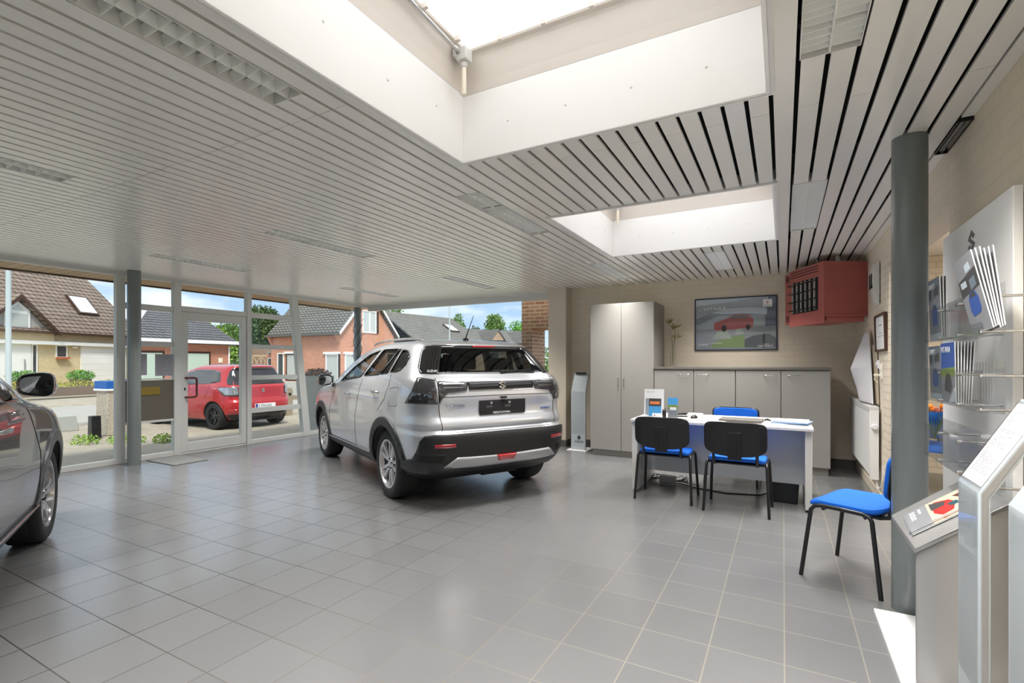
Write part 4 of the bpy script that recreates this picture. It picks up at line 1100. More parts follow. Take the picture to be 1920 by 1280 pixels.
def smooth_poly(poly, r=.25, n=3):
    """round the corners of a closed polygon a little"""
    out = []; N = len(poly)
    for i in range(N):
        p0, p, p1 = poly[i - 1], poly[i], poly[(i + 1) % N]
        a = (p[0] + (p0[0] - p[0]) * r, p[1] + (p0[1] - p[1]) * r); b = (p[0] + (p1[0] - p[0]) * r, p[1] + (p1[1] - p[1]) * r)
        for k in range(n + 1):
            t = k / n
            out.append(((1 - t) ** 2 * a[0] + 2 * t * (1 - t) * p[0] + t * t * b[0], (1 - t) ** 2 * a[1] + 2 * t * (1 - t) * p[1] + t * t * b[1]))
    return out

def patch(m, poly, proj, cu, cv, mat=0):
    """fill a 2-D outline with a grid and lay it on a surface"""
    us = [p[0] for p in poly]; vs_ = [p[1] for p in poly]
    iu0, iu1 = math.floor(min(us) / cu), math.ceil(max(us) / cu); iv0, iv1 = math.floor(min(vs_) / cv), math.ceil(max(vs_) / cv)
    idx = {}; V = []; Fc = []
    def vid(p):
        k = (round(p[0], 5), round(p[1], 5))
        if k not in idx: idx[k] = len(V); V.append(proj(*k))
        return idx[k]
    for i in range(iu0, iu1):
        c1 = clip_poly(clip_poly(poly, 0, i * cu, True), 0, (i + 1) * cu, False)
        if len(c1) < 3: continue
        for j in range(iv0, iv1):
            c2 = clip_poly(clip_poly(c1, 1, j * cv, True), 1, (j + 1) * cv, False)
            ids = []
            for p in c2:
                q = vid(p)
                if q not in ids: ids.append(q)
            if len(ids) >= 3: Fc.append(ids)
    m.add(V, Fc, mat, True)
    return m

def apply_bool(o, cutters, keep_modifiers=False):
    for c in cutters:
        md = o.modifiers.new('cut', 'BOOLEAN'); md.operation = 'DIFFERENCE'; md.solver = 'EXACT'; md.object = c
    bpy.context.view_layer.update()
    dg = bpy.context.evaluated_depsgraph_get()
    me = bpy.data.meshes.new_from_object(o.evaluated_get(dg), preserve_all_data_layers=False, depsgraph=dg)
    o.modifiers.clear(); old = o.data; o.data = me; bpy.data.meshes.remove(old)
    for c in cutters:
        cm = c.data; bpy.data.objects.remove(c); bpy.data.meshes.remove(cm)

def wheel(car, x, y, style, R_=.333, WD=.215):
    sg = 1 if y > 0 else -1
    h = WD / 2; rr = R_ * .70
    prof = [(rr - .004, -h * .86), (rr + .02, -h * .97), (R_ - .03, -h), (R_ - .008, -h * .86), (R_, -h * .6), (R_, h * .6), (R_ - .008, h * .86), (R_ - .03, h), (rr + .02, h * .97), (rr - .004, h * .86)]
    m = mb(); m.lathe(prof, 56, axis='y', cap=False)
    for k in range(3):
        yy = -.05 + .05 * k; m.lathe([(R_ + .0008, yy - .005), (R_ + .0012, yy), (R_ + .0008, yy + .005)], 56, 1, axis='y')
    m.lathe([(rr - .02, -.02), (rr - .02, -.025), (0, -.03)], 32, 1, axis='y', cap=False)
    t = m.build('wheel', [MT['tyre'], MT['dark_in']], car, loc=(x, y, R_))
    if sg < 0: t.rotation_euler = (0, 0, PI)
    rim = mb()
    rim.lathe([(rr + .004, .092), (rr + .004, .1), (rr - .012, .098), (rr - .022, .07), (rr - .03, -.07)], 48, 0, axis='y', cap=False)
    rim.lathe([(0, .078), (.03, .08), (.034, .074), (.062, .072), (.07, .055), (.07, .02)], 24, 0, axis='y')
    n = 10 if style != 'red' else 10
    for k in range(n):
        if style == 'hero': a = 2 * PI * k / n + (.09 if k % 2 else -.09); w0, w1 = .020, .014
        elif style == 'red': a = 2 * PI * k / n + (.14 if k % 2 else -.14); w0, w1 = .016, .011
        else: a = 2 * PI * k / n + (.16 if k % 2 else -.16); w0, w1 = .018, .028
        a2 = a + (0 if style != 'dark' else .22)
        for (r0, r1, y0, y1) in ((.05, rr * .55, .068, .082), (rr * .55, rr - .006, .082, .09)):
            t0, t1 = (r0 - .05) / (rr - .05), (r1 - .05) / (rr - .05)
            aa, ab = a + (a2 - a) * t0, a + (a2 - a) * t1
            wa, wb = w0 + (w1 - w0) * t0, w0 + (w1 - w0) * t1
            def pt(r, an, s_, yy): return (r * math.sin(an) + s_ * math.cos(an), yy, r * math.cos(an) - s_ * math.sin(an))
            vs = [pt(r0, aa, -wa, y0 - .03), pt(r0, aa, wa, y0 - .03), pt(r0, aa, wa * .8, y0), pt(r0, aa, -wa * .8, y0), pt(r1, ab, -wb, y1 - .03), pt(r1, ab, wb, y1 - .03), pt(r1, ab, wb * .8, y1), pt(r1, ab, -wb * .8, y1)]
            rim.add(vs, [(0, 3, 2, 1), (4, 5, 6, 7), (0, 1, 5, 4), (1, 2, 6, 5), (2, 3, 7, 6), (3, 0, 4, 7)], 0)
    rim.build('rim', [MT['rim_' + style]], t)
    br = mb(); br.lathe([(0, .0), (.15, .0), (.15, .025), (0, .025)], 32, 0, axis='y')
    for k in range(5):
        a = 2 * PI * k / 5; br.lathe([(.008, .07), (.008, .083), (0, .084)], 8, 1, Matrix.Translation((.048 * math.sin(a), 0, .048 * math.cos(a))), axis='y')
    br.build('brake_disc', [MT['steel'], MT['blackm']], t)
    return t

def seam(m, pts, r=.003, mat=0): m.tube(pts, r, 6, mat)

def arc(cx, cz, r, a0, a1, n=20): return [(cx + r * math.cos(a0 + (a1 - a0) * i / n), cz + r * math.sin(a0 + (a1 - a0) * i / n)) for i in range(n + 1)]

def build_car(name, label, sp):
    P = sp; sh = Shape(P['tab'], P.get('a', 5.8), P.get('b', 8))
    car = empty(name, (P['pos'][0], P['pos'][1], P.get('z', 0)), P['heading'], label, 'car')
    paint = MT[P['paint']]
    wb = P['wb'] / 2; ty = P['track']; R_ = P['R']
    body = sh.body().build('body', [paint, MT['black'], MT['dark_in']], car, smooth=38)
    side = lambda sg, off: (lambda x, z: (x, sg * (sh.sy(x, z) + off), z))
    rear = lambda off: (lambda y, z: (sh.rx(y, z) - off, y, z))
    front = lambda off: (lambda y, z: (sh.rx(y, z, True) + off, y, z))
    # ---- openings: wheel wells, cabin, windows
    cut = []
    for x in (-wb, wb):
        for sg in (-1, 1):
            m = mb(); m.lathe([(R_ + .045, .52 * sg), (R_ + .045, 1.1 * sg)], 48, axis='y', M=Matrix.Translation((x, 0, R_)))
            c = m.build('c', [MT['dark_in']]); c.parent = car; cut.append(c)
    DLO = P['windows']; RG = P['rear_glass']; WS = P['windscreen']
    if P.get('hollow'):
        m = sh.body(30, .055, P['cab_z0'], sh.z1 - .05, P['cab_x'][0], P['cab_x'][1]); c = m.build('c', [MT['dark_in']]); c.parent = car; cut.append(c)
        for w in DLO:
            m = mb(); m.prism(w['o'], -1.2, 1.2, 'xz'); c = m.build('c', [MT['dark_in']]); c.parent = car; cut.append(c)
        m = mb(); m.prism(P['rear_open'], -2.6, -1.25, 'yz'); c = m.build('c', [MT['dark_in']]); c.parent = car; cut.append(c)
        m = mb(); m.prism(WS, .05, 2.0, 'yz'); c = m.build('c', [MT['dark_in']]); c.parent = car; cut.append(c)
    apply_bool(body, cut)
    me = body.data
    for p in me.polygons:
        c = p.center; x, y, z = c
        if z < sh.z0 + .03 or (z < .36 and x < -1.6): p.material_index = 1
        elif min(math.hypot(x - wb, z - R_), math.hypot(x + wb, z - R_)) < R_ + .044 and abs(y) < 1.0 and z < R_ * 2.2: p.material_index = 2
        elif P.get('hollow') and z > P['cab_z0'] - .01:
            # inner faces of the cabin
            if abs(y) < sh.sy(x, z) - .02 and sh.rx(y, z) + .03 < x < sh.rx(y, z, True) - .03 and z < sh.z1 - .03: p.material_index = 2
    # a dark floor plate closes the underside a little higher
    # ---- black surrounds, glass
    blk = mb()
    for pl in (P.get('side_black', []) if not P.get('hollow') else []):
        for sg in (-1, 1): patch(blk, smooth_poly(pl, .12), side(sg, .0025), .06, .05)
    if blk.v: blk.build('window_surround', MT['gloss_black'], car, solid=.004, smooth=40)
    for w in DLO:
        for sg in (-1, 1):
            m = mb(); patch(m, w['g'], side(sg, .001 if not P.get('hollow') else -.004), .06, .05)
            m.build('side_window', MT[w.get('m', 'car_glass')], car, solid=.004, smooth=40)
    if P.get('hollow'):
        for w in DLO:
            for sg in (-1, 1):
                m = mb(); q = w['o']; m.tube([side(sg, .001)(x, z) for x, z in q], .006, 6, closed=True); m.build('window_seal', MT['black'], car)
    m = mb(); patch(m, RG, rear(.003), .06, .04)
    rg = m.build('rear_window', MT[P.get('rear_m', 'car_glass_dark')], car, solid=.005, smooth=40)
    if P.get('rear_black'):
        m = mb()
        for pl in P['rear_black']: patch(m, pl, rear(.0045), .06, .04)
        m.build('rear_window_surround', MT['gloss_black'], car, solid=.006, smooth=40)
    m = mb(); patch(m, WS, front(.002), .08, .03); m.build('windscreen', MT[P.get('ws_m', 'car_glass')], car, solid=.005, smooth=40)
    # ---- arch and sill cladding
    if P.get('clad'):
        cm = MT[P['clad']]
        for sg in (-1, 1):
            for x in (-wb, wb):
                m = mb(); ro = P.get('arch_w', .075)
                poly = arc(x, R_, R_ + .043, R(-12), R(192), 40) + arc(x, R_, R_ + .043 + ro, R(192), R(-12), 40)
                poly = [(a, max(b, sh.z0 + .02)) for a, b in poly]
                patch(m, poly, side(sg, .012), .05, .05)
                m.build('arch_trim', cm, car, solid=.02, smooth=40)
            m = mb(); patch(m, P['sill'], side(sg, .012), .08, .04); sl = m.build('sill_trim', cm, car, solid=.02, smooth=40)
            if P.get('sill_chrome'):
                m = mb(); seam(m, [side(sg, .018)(x, z) for x, z in P['sill_chrome']], .007); m.build('chrome_strip', MT['chrome'], sl)
    # ---- rear end pieces laid around the corner
    W = lambda t, z: sh.wrap(t, z)
    def wr(off):
        def f(t, z):
            p = Vector(sh.wrap(t, z)); c, L = sh.ctr(z)
            d = Vector((((p.x - c) / L) ** 7, (p.y / sh.W(z)) ** 3, 0)) if True else None
            d = d.normalized() if d.length > 1e-6 else Vector((-1, 0, 0))
            return p + d * off
        return f
    T = lambda kind, v, z, sg=1: v * sg if kind == 't' else sh.t_y(v * sg, z) if kind == 'y' else sh.t_x(v, z, sg)
    for it in P['rear_items']:
        for sg in it.get('sides', (1,)):
            m = mb()
            for pl in it['polys']:
                q = [(T(k_, v_, z_, sg if it.get('mirror') else (1 if (k_ == 'x' and v_ is not None) else 1)), z_) if k_ != 'xm' else (sh.t_x(v_, z_, -1), z_) for (k_, v_, z_) in pl]
                patch(m, q, wr(it['off']), .05, .03)
            par = car
            o = m.build(it['name'], MT[it['mat']], par, solid=it.get('th', .02), smooth=40)
            if it.get('label'): o['label'] = it['label']
    # ---- seams
    for pts in P.get('seams', []):
        for sg in (-1, 1):
            sm = mb()
            dense = []
            for (a, b) in zip(pts[:-1], pts[1:]):
                for k in range(6): dense.append((a[0] + (b[0] - a[0]) * k / 6, a[1] + (b[1] - a[1]) * k / 6))
            dense.append(pts[-1]); seam(sm, [side(sg, -.0005)(x, z) for x, z in dense], .0032); sm.build('panel_gap', MT['dark_in'], car)
    for pts in P.get('left_seams', []):
        sm = mb(); seam(sm, [side(1, -.0005)(x, z) for x, z in pts], .0026); sm.build('panel_gap', MT['dark_in'], car)
    for pts in P.get('rear_seams', []):
        dense = []; sm = mb()
        for (a, b) in zip(pts[:-1], pts[1:]):
            for k in range(8): dense.append((a[0] + (b[0] - a[0]) * k / 8, a[1] + (b[1] - a[1]) * k / 8))
        dense.append(pts[-1]); seam(sm, [rear(-.0005)(y, z) for y, z in dense], .0034); sm.build('panel_gap', MT['dark_in'], car)
    # ---- door handles
    for (x, z) in P['handles']:
        for sg in (-1, 1):
            m = mb(); pts = []
            for k in range(9):
                u = k / 8; xx = x - .085 + .17 * u; o_ = .004 + .034 * math.sin(PI * u) ** .5
                pts.append((xx, sg * (sh.sy(xx, z) + o_), z + .006 * math.sin(PI * u)))
            m.tube(pts, [.008] + [.0135] * 7 + [.008], 8)
            m.build('door_handle', MT[P.get('handle_m', P['paint'])], car)
    # ---- mirrors
    for sg in (-1, 1):
        mx, my, mz = P['mirror']; MW = P.get('mirror_w', .1)
        m = mb()
        def mf(u, v):
            a = 2 * PI * u; n = 3.2
            ca, sa = math.cos(a), math.sin(a)
            ey = math.copysign(abs(ca) ** (2 / n), ca); ez = math.copysign(abs(sa) ** (2 / n), sa)
            rr, dx = ((0, .0), (.84, .0), (.96, -.006), (1, .02), (.97, .07), (.8, .115), (.45, .135), (0, .14))[int(round(v * 7))]
            zz = (.078 if ez > 0 else .07) * ez * rr * (1 + .12 * ey * sg)
            return (mx + dx - .02 * ey * sg, sg * my + MW * ey * rr, mz + zz)
        m.grid(32, 8, mf, wrap=True)
        ho = m.build('mirror', MT[P.get('mirror_m', 'gloss_black')], car, weld=True, smooth=50)
        m = mb()
        m.add([(mx - .003 - .02 * math.cos(2 * PI * k / 28) * sg * .85, sg * my + MW * .80 * math.copysign(abs(math.cos(2 * PI * k / 28)) ** .62, math.cos(2 * PI * k / 28)), mz + .004 + .052 * math.copysign(abs(math.sin(2 * PI * k / 28)) ** .62, math.sin(2 * PI * k / 28)) * (1 + .12 * math.cos(2 * PI * k / 28) * sg)) for k in range(28)], [list(range(28))])
        m.build('mirror_glass', MT['mirror_glass'], ho, fix=False)
        m = mb(); m.tube([(mx + .05, sg * (sh.sy(mx + .05, mz - .05) - .03), mz - .075), (mx + .05, sg * (my - .09), mz - .055)], [.035, .028], 10)
        m.build('mirror_foot', MT['gloss_black'], ho)
    # ---- wheels
    for x in (-wb, wb):
        for sg in (-1, 1): wheel(car, x, sg * ty, P['wheel'], R_)
    # dark axle and floor pan
    m = mb(); m.box(-wb - .45, wb + .45, -.55, .55, sh.z0 - .03, sh.z0 + .04).tube([(-wb, -.6, R_ - .04), (-wb, .6, R_ - .04)], .04, 10).box(-wb - .55, -wb - .2, -.3, .1, sh.z0 - .02, sh.z0)
    m.build('underbody', MT['dark_in'], car)
    return car, sh, side, rear, front

# ---- silver crossover
HERO = [  # z, half width, rear x, front x
    (.25, .79, -1.86, 1.96), (.30, .83, -1.98, 2.06), (.40, .868, -2.08, 2.15), (.50, .882, -2.115, 2.17), (.60, .889, -2.125, 2.17), (.68, .8925, -2.12, 2.16), (.715, .8925, -2.083, 2.15), (.755, .8925, -2.098, 2.13),
    (.80, .892, -2.082, 2.10), (.84, .891, -2.060, 2.05), (.90, .889, -2.056, 1.95), (.96, .885, -2.062, 1.76), (1.00, .88, -2.066, 1.52), (1.03, .875, -2.062, 1.30), (1.06, .868, -2.056, 1.10), (1.10, .857, -2.045, .93), (1.15, .84, -2.02, .83),
    (1.20, .818, -1.955, .73), (1.27, .782, -1.885, .59), (1.35, .738, -1.81, .41), (1.42, .695, -1.745, .22), (1.47, .655, -1.70, .04), (1.50, .62, -1.665, -.07), (1.525, .57, -1.60, -.20), (1.543, .49, -1.49, -.33), (1.553, .38, -1.34, -.45), (1.558, .25, -1.15, -.58), (1.56, .10, -.98, -.68)]
DL = [dict(o=[(.36, 1.09), (.02, 1.27), (-.33, 1.41), (-.60, 1.455), (-.42, 1.16)]), dict(o=[(-.50, 1.172), (-.70, 1.46), (-1.16, 1.458), (-.99, 1.195)]), dict(o=[(-1.02, 1.198), (-1.185, 1.455), (-1.24, 1.45), (-1.215, 1.212)]), dict(o=[(-1.27, 1.222), (-1.29, 1.445), (-1.42, 1.432), (-1.53, 1.375), (-1.55, 1.30), (-1.50, 1.245), (-1.43, 1.228)])]
for w in DL:
    w['o'] = smooth_poly(w['o'], .07); cx = sum(p[0] for p in w['o']) / len(w['o']); cz = sum(p[1] for p in w['o']) / len(w['o'])
    w['g'] = [(cx + (x - cx) * 1.03, cz + (z - cz) * 1.03) for x, z in w['o']]
DL[3]['m'] = DL[2]['m'] = DL[1]['m'] = 'car_glass_mid'
HSP = dict(tab=HERO, pos=(-4.1142 - .06 * .466, 5.0771 - .06 * .885), heading=R(152.2), paint='silver_paint', wb=2.60, track=.748, R=.332, windows=DL, hollow=True, cab_z0=.80, cab_x=(-1.80, .85),
    rear_glass=[(-.66, 1.212), (-.66, 1.25), (-.56, 1.44), (-.52, 1.487), (.52, 1.487), (.56, 1.44), (.66, 1.25), (.66, 1.212)],
    rear_open=[(-.60, 1.228), (.60, 1.228), (.50, 1.458), (-.50, 1.458)],
    rear_black=[[(-.56, 1.462), (.56, 1.462), (.53, 1.487), (-.53, 1.487)]],
    windscreen=[(-.66, 1.13), (.66, 1.13), (.52, 1.44), (-.52, 1.44)],
    side_black=[[(.50, 1.065), (.44, 1.10), (.05, 1.295), (-.32, 1.428), (-.62, 1.474), (-1.16, 1.474), (-1.38, 1.458), (-1.50, 1.425), (-1.575, 1.35), (-1.585, 1.285), (-1.53, 1.225), (-1.42, 1.205), (-1.0, 1.18), (-.45, 1.142)]],
    clad='black', arch_w=.085, sill=[(-.93, .29), (-.90, .37), (-.4, .365), (.9, .345), (.93, .27)], sill_chrome=[(-.86, .385), (-.4, .378), (.2, .368), (.86, .355)],
    seams=[[(.53, 1.03), (.62, .92), (.80, .72), (.83, .5), (.83, .37)], [(-.50, 1.14), (-.47, 1.0), (-.36, .72), (-.34, .38)], [(-1.33, 1.20), (-1.37, 1.10), (-1.30, .96), (-1.12, .84)], [(-.34, .38), (.83, .37)]],
    left_seams=[[(-1.42, 1.065), (-1.44, 1.075), (-1.60, 1.09), (-1.62, 1.075), (-1.605, .93), (-1.59, .915), (-1.44, .905), (-1.425, .92), (-1.42, 1.065)]],
    rear_seams=[[(.64, 1.18), (.638, .95), (.62, .72), (.59, .70), (0, .698), (-.59, .70), (-.62, .72), (-.638, .95), (-.64, 1.18)], [(-.60, 1.01), (-.5, 1.012), (0, 1.015), (.5, 1.012), (.60, 1.01)]],
    handles=[(-.10, .955), (-1.05, 1.02)], handle_m='chrome_soft', mirror=(.60, .985, 1.095), mirror_w=.095, wheel='hero',
    rear_items=[
        dict(name='rear_bumper', mat='black', off=.016, th=.03, polys=[[('t', 1.0, .315), ('t', 1.175, .335), ('t', 1.165, .42), ('t', 1.12, .44), ('t', 1.05, .46), ('t', .995, .54), ('t', .955, .63), ('t', .90, .68), ('y', .70, .69), ('y', .40, .692), ('y', -.40, .692), ('y', -.70, .69), ('t', -.90, .68), ('t', -.955, .63), ('t', -.995, .54), ('t', -1.05, .46), ('t', -1.12, .44), ('t', -1.165, .42), ('t', -1.175, .335), ('t', -1.0, .315), ('y', -.6, .30), ('y', .6, .30)]]),
        dict(name='skid_plate', mat='satin_grey', off=.034, th=.03, polys=[[('y', .60, .395), ('y', .50, .48), ('y', .15, .468), ('y', -.15, .468), ('y', -.50, .48), ('y', -.60, .395), ('y', -.3, .375), ('y', .3, .375)]]),
        dict(name='fog_lamp', mat='red_lens', off=.040, th=.02, polys=[[('y', .085, .418), ('y', .105, .468), ('y', -.105, .468), ('y', -.085, .418)]]),
        dict(name='reflector', mat='red_lens', off=.021, th=.015, mirror=True, sides=(1, -1), polys=[[('y', .52, .575), ('y', .69, .575), ('y', .69, .605), ('y', .52, .605)]]),
        dict(name='vent_pocket', mat='dark_in', off=.019, th=.02, mirror=True, sides=(1, -1), polys=[[('y', .62, .44), ('y', .79, .445), ('y', .80, .52), ('y', .60, .52)]]),
        dict(name='tail_lamp', mat='lamp_smoke', off=.014, th=.04, mirror=True, sides=(1, -1), polys=[[('y', .645, .95), ('t', 1.115, .95), ('t', 1.105, .985), ('t', 1.06, 1.12), ('t', 1.03, 1.18), ('t', .99, 1.188), ('y', .645, 1.168)]]),
        dict(name='tail_lamp_inner', mat='lamp_smoke', off=.012, th=.03, mirror=True, sides=(1, -1), polys=[[('y', .632, .955), ('y', .61, 1.0), ('y', .56, 1.05), ('y', .38, 1.066), ('y', .35, 1.145), ('y', .632, 1.155)]]),
        dict(name='window_side_spoiler', mat='gloss_black', off=.006, th=.012, mirror=True, sides=(1, -1), polys=[[('t', .74, 1.214), ('t', .99, 1.222), ('t', 1.03, 1.27), ('t', 1.03, 1.44), ('t', .98, 1.478), ('t', .7, 1.485), ('t', .70, 1.45)]]),
        dict(name='light_bar', mat='gloss_black', off=.012, th=.03, polys=[[('y', .355, 1.072), ('y', .355, 1.146), ('y', -.355, 1.146), ('y', -.355, 1.072)]]),
    ])
car, sh, side, rear, front = build_car('silver_car', 'silver crossover car seen from behind on the showroom floor', HSP)
# lamp details
m = mb()
def rbar(y0, y1, z0, z1, off, th=.004):
    n = max(2, int(abs(y1 - y0) / .05) + 1)
    vs = []
    for i in range(n):
        y = y0 + (y1 - y0) * i / (n - 1)
        for z in (z0, z1): vs.append((sh.rx(y, z) - off, y, z))
    m.add(vs, [(2 * i, 2 * i + 2, 2 * i + 3, 2 * i + 1) for i in range(n - 1)])
for sg in (-1, 1):
    for (a, b, c0, c1) in ((.655, .80, 1.135, 1.15), (.655, .79, .97, .98), (.60, .40, 1.125, 1.135), (.60, .42, 1.09, 1.1)): rbar(sg * a, sg * b, c0, c1, .0165)
    m.tube([(sh.rx(sg * .775, z) - .017, sg * .775, z) for z in (1.12, 1.04, .99)], .005, 6).tube([(sh.rx(sg * .665, z) - .017, sg * .665, z) for z in (1.12, .98)], .005, 6)
m.build('lamp_bar', MT['chrome'], car, fix=False)
m = mb()
for sg in (-1, 1): rbar(sg * .68, sg * .735, 1.0, 1.05, .0158)
m.build('brake_lens', MT['red_lens'], car, fix=False)
RB = (R(90), 0, R(-90))  # lettering on a face looking towards -x
def rtext(body, size, y, z, mat, off=.004, **k):
    return text(body, size, (min(sh.rx(y, z), sh.rx(y - .17, z)) - off, y, z), (R(90), 0, R(-90)), MT[mat], car, **k)
m = mb(); m.prism([(-(u - 0), w) for u, w in s_poly(0, 1.108, .088, .08)], sh.rx(0, 1.1) - .022, sh.rx(0, 1.1) - .012, 'yz'); m.build('badge', MT['chrome'], car, bevel=.002)
xk = sh.rx(0, .92)
pl = mb().box(xk - .016, xk - .002, -.255, .255, .865, .972).build('number_plate', MT['ink'], car, bevel=.004)
mb().box(xk - .018, xk - .004, -.25, .25, .84, .868).build('plate_holder', MT['black'], car)
text('VERSTUYVEN', .028, (xk - .0185, .115, .845), RB, MT['inkw'], car, sx=1.15)
for dy in (.13, -.07):
    m = mb(); m.lathe([(.012, 0), (.012, .003), (0, .004)], 12, 0, Matrix.Translation((xk - .016, dy, .945)) @ Matrix.Rotation(R(-90), 4, 'Y')); m.build('plate_screw', MT['satin_grey'], pl)
    text('AUTO', .022, (xk - .0165, dy + .05, .905), RB, MT['grey_ink'], pl)
mb().box(sh.rx(0, .99) - .03, sh.rx(0, .99), -.03, .03, .985, 1.004).build('hatch_handle', MT['black'], car, bevel=.004)
rtext('S-CROSS', .034, .595, .925, 'chrome', sx=1.5, extrude=.002)
rtext('HYBRID', .03, -.45, .86, 'lf_blue2', sx=1.1, extrude=.002)
text('SUZUKI', .03, (sh.rx(.56, 1.235) - .012, .70, 1.232), RB, MT['inkw'], car)
m = mb(); m.tube([(sh.rx(-.05, 1.225) - .012, -.05, 1.225), (sh.rx(-.12, 1.235) - .022, -.12, 1.235), (sh.rx(-.42, 1.245) - .015, -.42, 1.245)], [.016, .012, .006], 8).tube([(sh.rx(-.2, 1.24) - .018, -.2, 1.235), (sh.rx(-.46, 1.226) - .012, -.46, 1.224)], .006, 6)
m.build('rear_wiper', MT['blackm'], car)
# spoiler lip with high brake lamp
m = mb(); m.grid(24, 5, lambda u, v: (sh.rx(.62 * (2 * u - 1), 1.505) + .05 - .085 * v + .05 * abs(2 * u - 1) ** 4, .62 * (2 * u - 1), 1.512 - .02 * v + .006 * math.sin(PI * v) - .014 * abs(2 * u - 1) ** 3))
m.build('roof_spoiler', MT['silver_paint'], car, solid=.012, fix=False)
mb().box(sh.rx(0, 1.48) - .022, sh.rx(0, 1.48) - .003, -.13, .13, 1.470, 1.487).build('brake_lamp', MT['red_lens'], car, bevel=.003)
m = mb(); m.lathe([(.034, 0), (.03, .022), (.016, .034), (0, .036)], 20, 0, Matrix.Translation((-1.33, 0, 1.545))); m.tube([(-1.33, 0, 1.575), (-1.345, 0, 1.60), (-1.50, 0, 1.80)], [.007, .006, .003], 8)
m.build('antenna', MT['blackm'], car)
for sg in (-1, 1):
    m = mb(); pts = []
    for k in range(15):
        u = k / 14; x = .02 - 1.42 * u; pts.append((x, sg * (.545 - .035 * u ** 2), 1.538 + .034 * math.sin(PI * u) ** .4 - .012 * (1 - u) ** 3))
    m.tube(pts, [.006] + [.013] * 13 + [.006], 8); m.build('roof_rail', MT['silver_rail'], car)
# cabin
def seat_form(m, x, y, w):
    m.prism([(x + .28, .62), (x + .28, .76), (x - .18, .74), (x - .22, .62)], y - w, y + w, 'xz')
    m.prism([(x - .12, .70), (x - .22, .70), (x - .40, 1.22), (x - .30, 1.24)], y - w, y + w, 'xz')
for nm, x, ys_, w in (('front_seat', .05, (-.36, .36), .24),):
    for y in ys_:
        m = mb(); seat_form(m, x, y, w)
        o = m.build(nm, MT['seat_cloth'], car, bevel=.05, seg=3)
        h_ = mb(); h_.box(x - .44, x - .34, y - .13, y + .13, 1.26, 1.42).tube([(x - .37, y - .06, 1.2), (x - .39, y - .06, 1.3)], .008, 6).tube([(x - .37, y + .06, 1.2), (x - .39, y + .06, 1.3)], .008, 6)
        h_.build('headrest', MT['seat_cloth'], o, bevel=.03, seg=3)
m = mb(); seat_form(m, -.92, 0, .62); o = m.build('rear_bench', MT['seat_cloth'], car, bevel=.05, seg=3)
for y in (-.38, .02, .38):
    mb().box(-1.40, -1.31, y - .12, y + .12, 1.24, 1.37).build('headrest', MT['seat_cloth'], o, bevel=.03, seg=3)
mb().box(.5, .85, -.7, .7, .8, 1.06).build('dashboard', MT['dark_in'], car, bevel=.03)
m = mb(); m.tube([(.42 - .05 * math.sin(2 * PI * k / 24), .36 + .18 * math.cos(2 * PI * k / 24), 1.0 + .17 * math.sin(2 * PI * k / 24)) for k in range(24)], .014, 8, closed=True); m.box(.40, .45, .34, .38, .9, 1.1).build('steering_wheel', MT['dark_in'], car)
mb().box(.12, .2, -.1, .1, 1.36, 1.42).build('inner_mirror', MT['dark_in'], car, bevel=.01)

# ---- dark grey car, left edge of the picture
DSP = dict(HSP); DSP.update(paint='grey_paint', hollow=False, wheel='dark', clad='satin_dark', handle_m='chrome', mirror=(.46, .925, 1.175), mirror_w=.092, mirror_m='gloss_black',
    pos=DARK_POS, heading=DARK_HD, track=.752, R=.345, sill_chrome=[(-.86, .385), (-.4, .378), (.2, .368), (.86, .355)])
DSP['windows'] = [dict(g=w['g'], o=w['o'], m='car_glass_solid') for w in DL]; DSP['rear_m'] = 'car_glass_solid'
DSP['tab'] = [(z, w, xr, xf) for (z, w, xr, xf) in HERO]
DSP['rear_items'] = HSP['rear_items'][:2] + HSP['rear_items'][5:]; DSP['ws_m'] = 'car_glass_solid'
build_car('dark_grey_car', 'dark grey car cut off by left picture edge, front wheel showing', DSP)

# ---- red hatchback outside
RED = [(.20, .78, -1.66, 1.70), (.28, .82, -1.76, 1.80), (.40, .855, -1.84, 1.90), (.52, .866, -1.87, 1.93), (.62, .868, -1.86, 1.92), (.68, .868, -1.82, 1.91), (.75, .866, -1.80, 1.88), (.85, .86, -1.79, 1.75), (.92, .85, -1.785, 1.52), (.97, .84, -1.775, 1.28), (1.01, .825, -1.745, 1.02), (1.06, .80, -1.70, .86),
    (1.14, .755, -1.645, .68), (1.22, .71, -1.60, .50), (1.30, .665, -1.565, .30), (1.36, .63, -1.545, .12), (1.41, .59, -1.54, -.03), (1.44, .55, -1.545, -.15), (1.465, .48, -1.47, -.30), (1.482, .36, -1.30, -.42), (1.49, .2, -1.05, -.58)]
DR = [dict(o=[(.42, 1.02), (.10, 1.22), (-.15, 1.325), (-.32, 1.345), (-.30, 1.03)]), dict(o=[(-.36, 1.035), (-.39, 1.35), (-.86, 1.345), (-1.02, 1.24), (-1.06, 1.10), (-.9, 1.06)])]
for w in DR:
    w['g'] = smooth_poly(w['o'], .07); w['m'] = 'car_glass_solid'
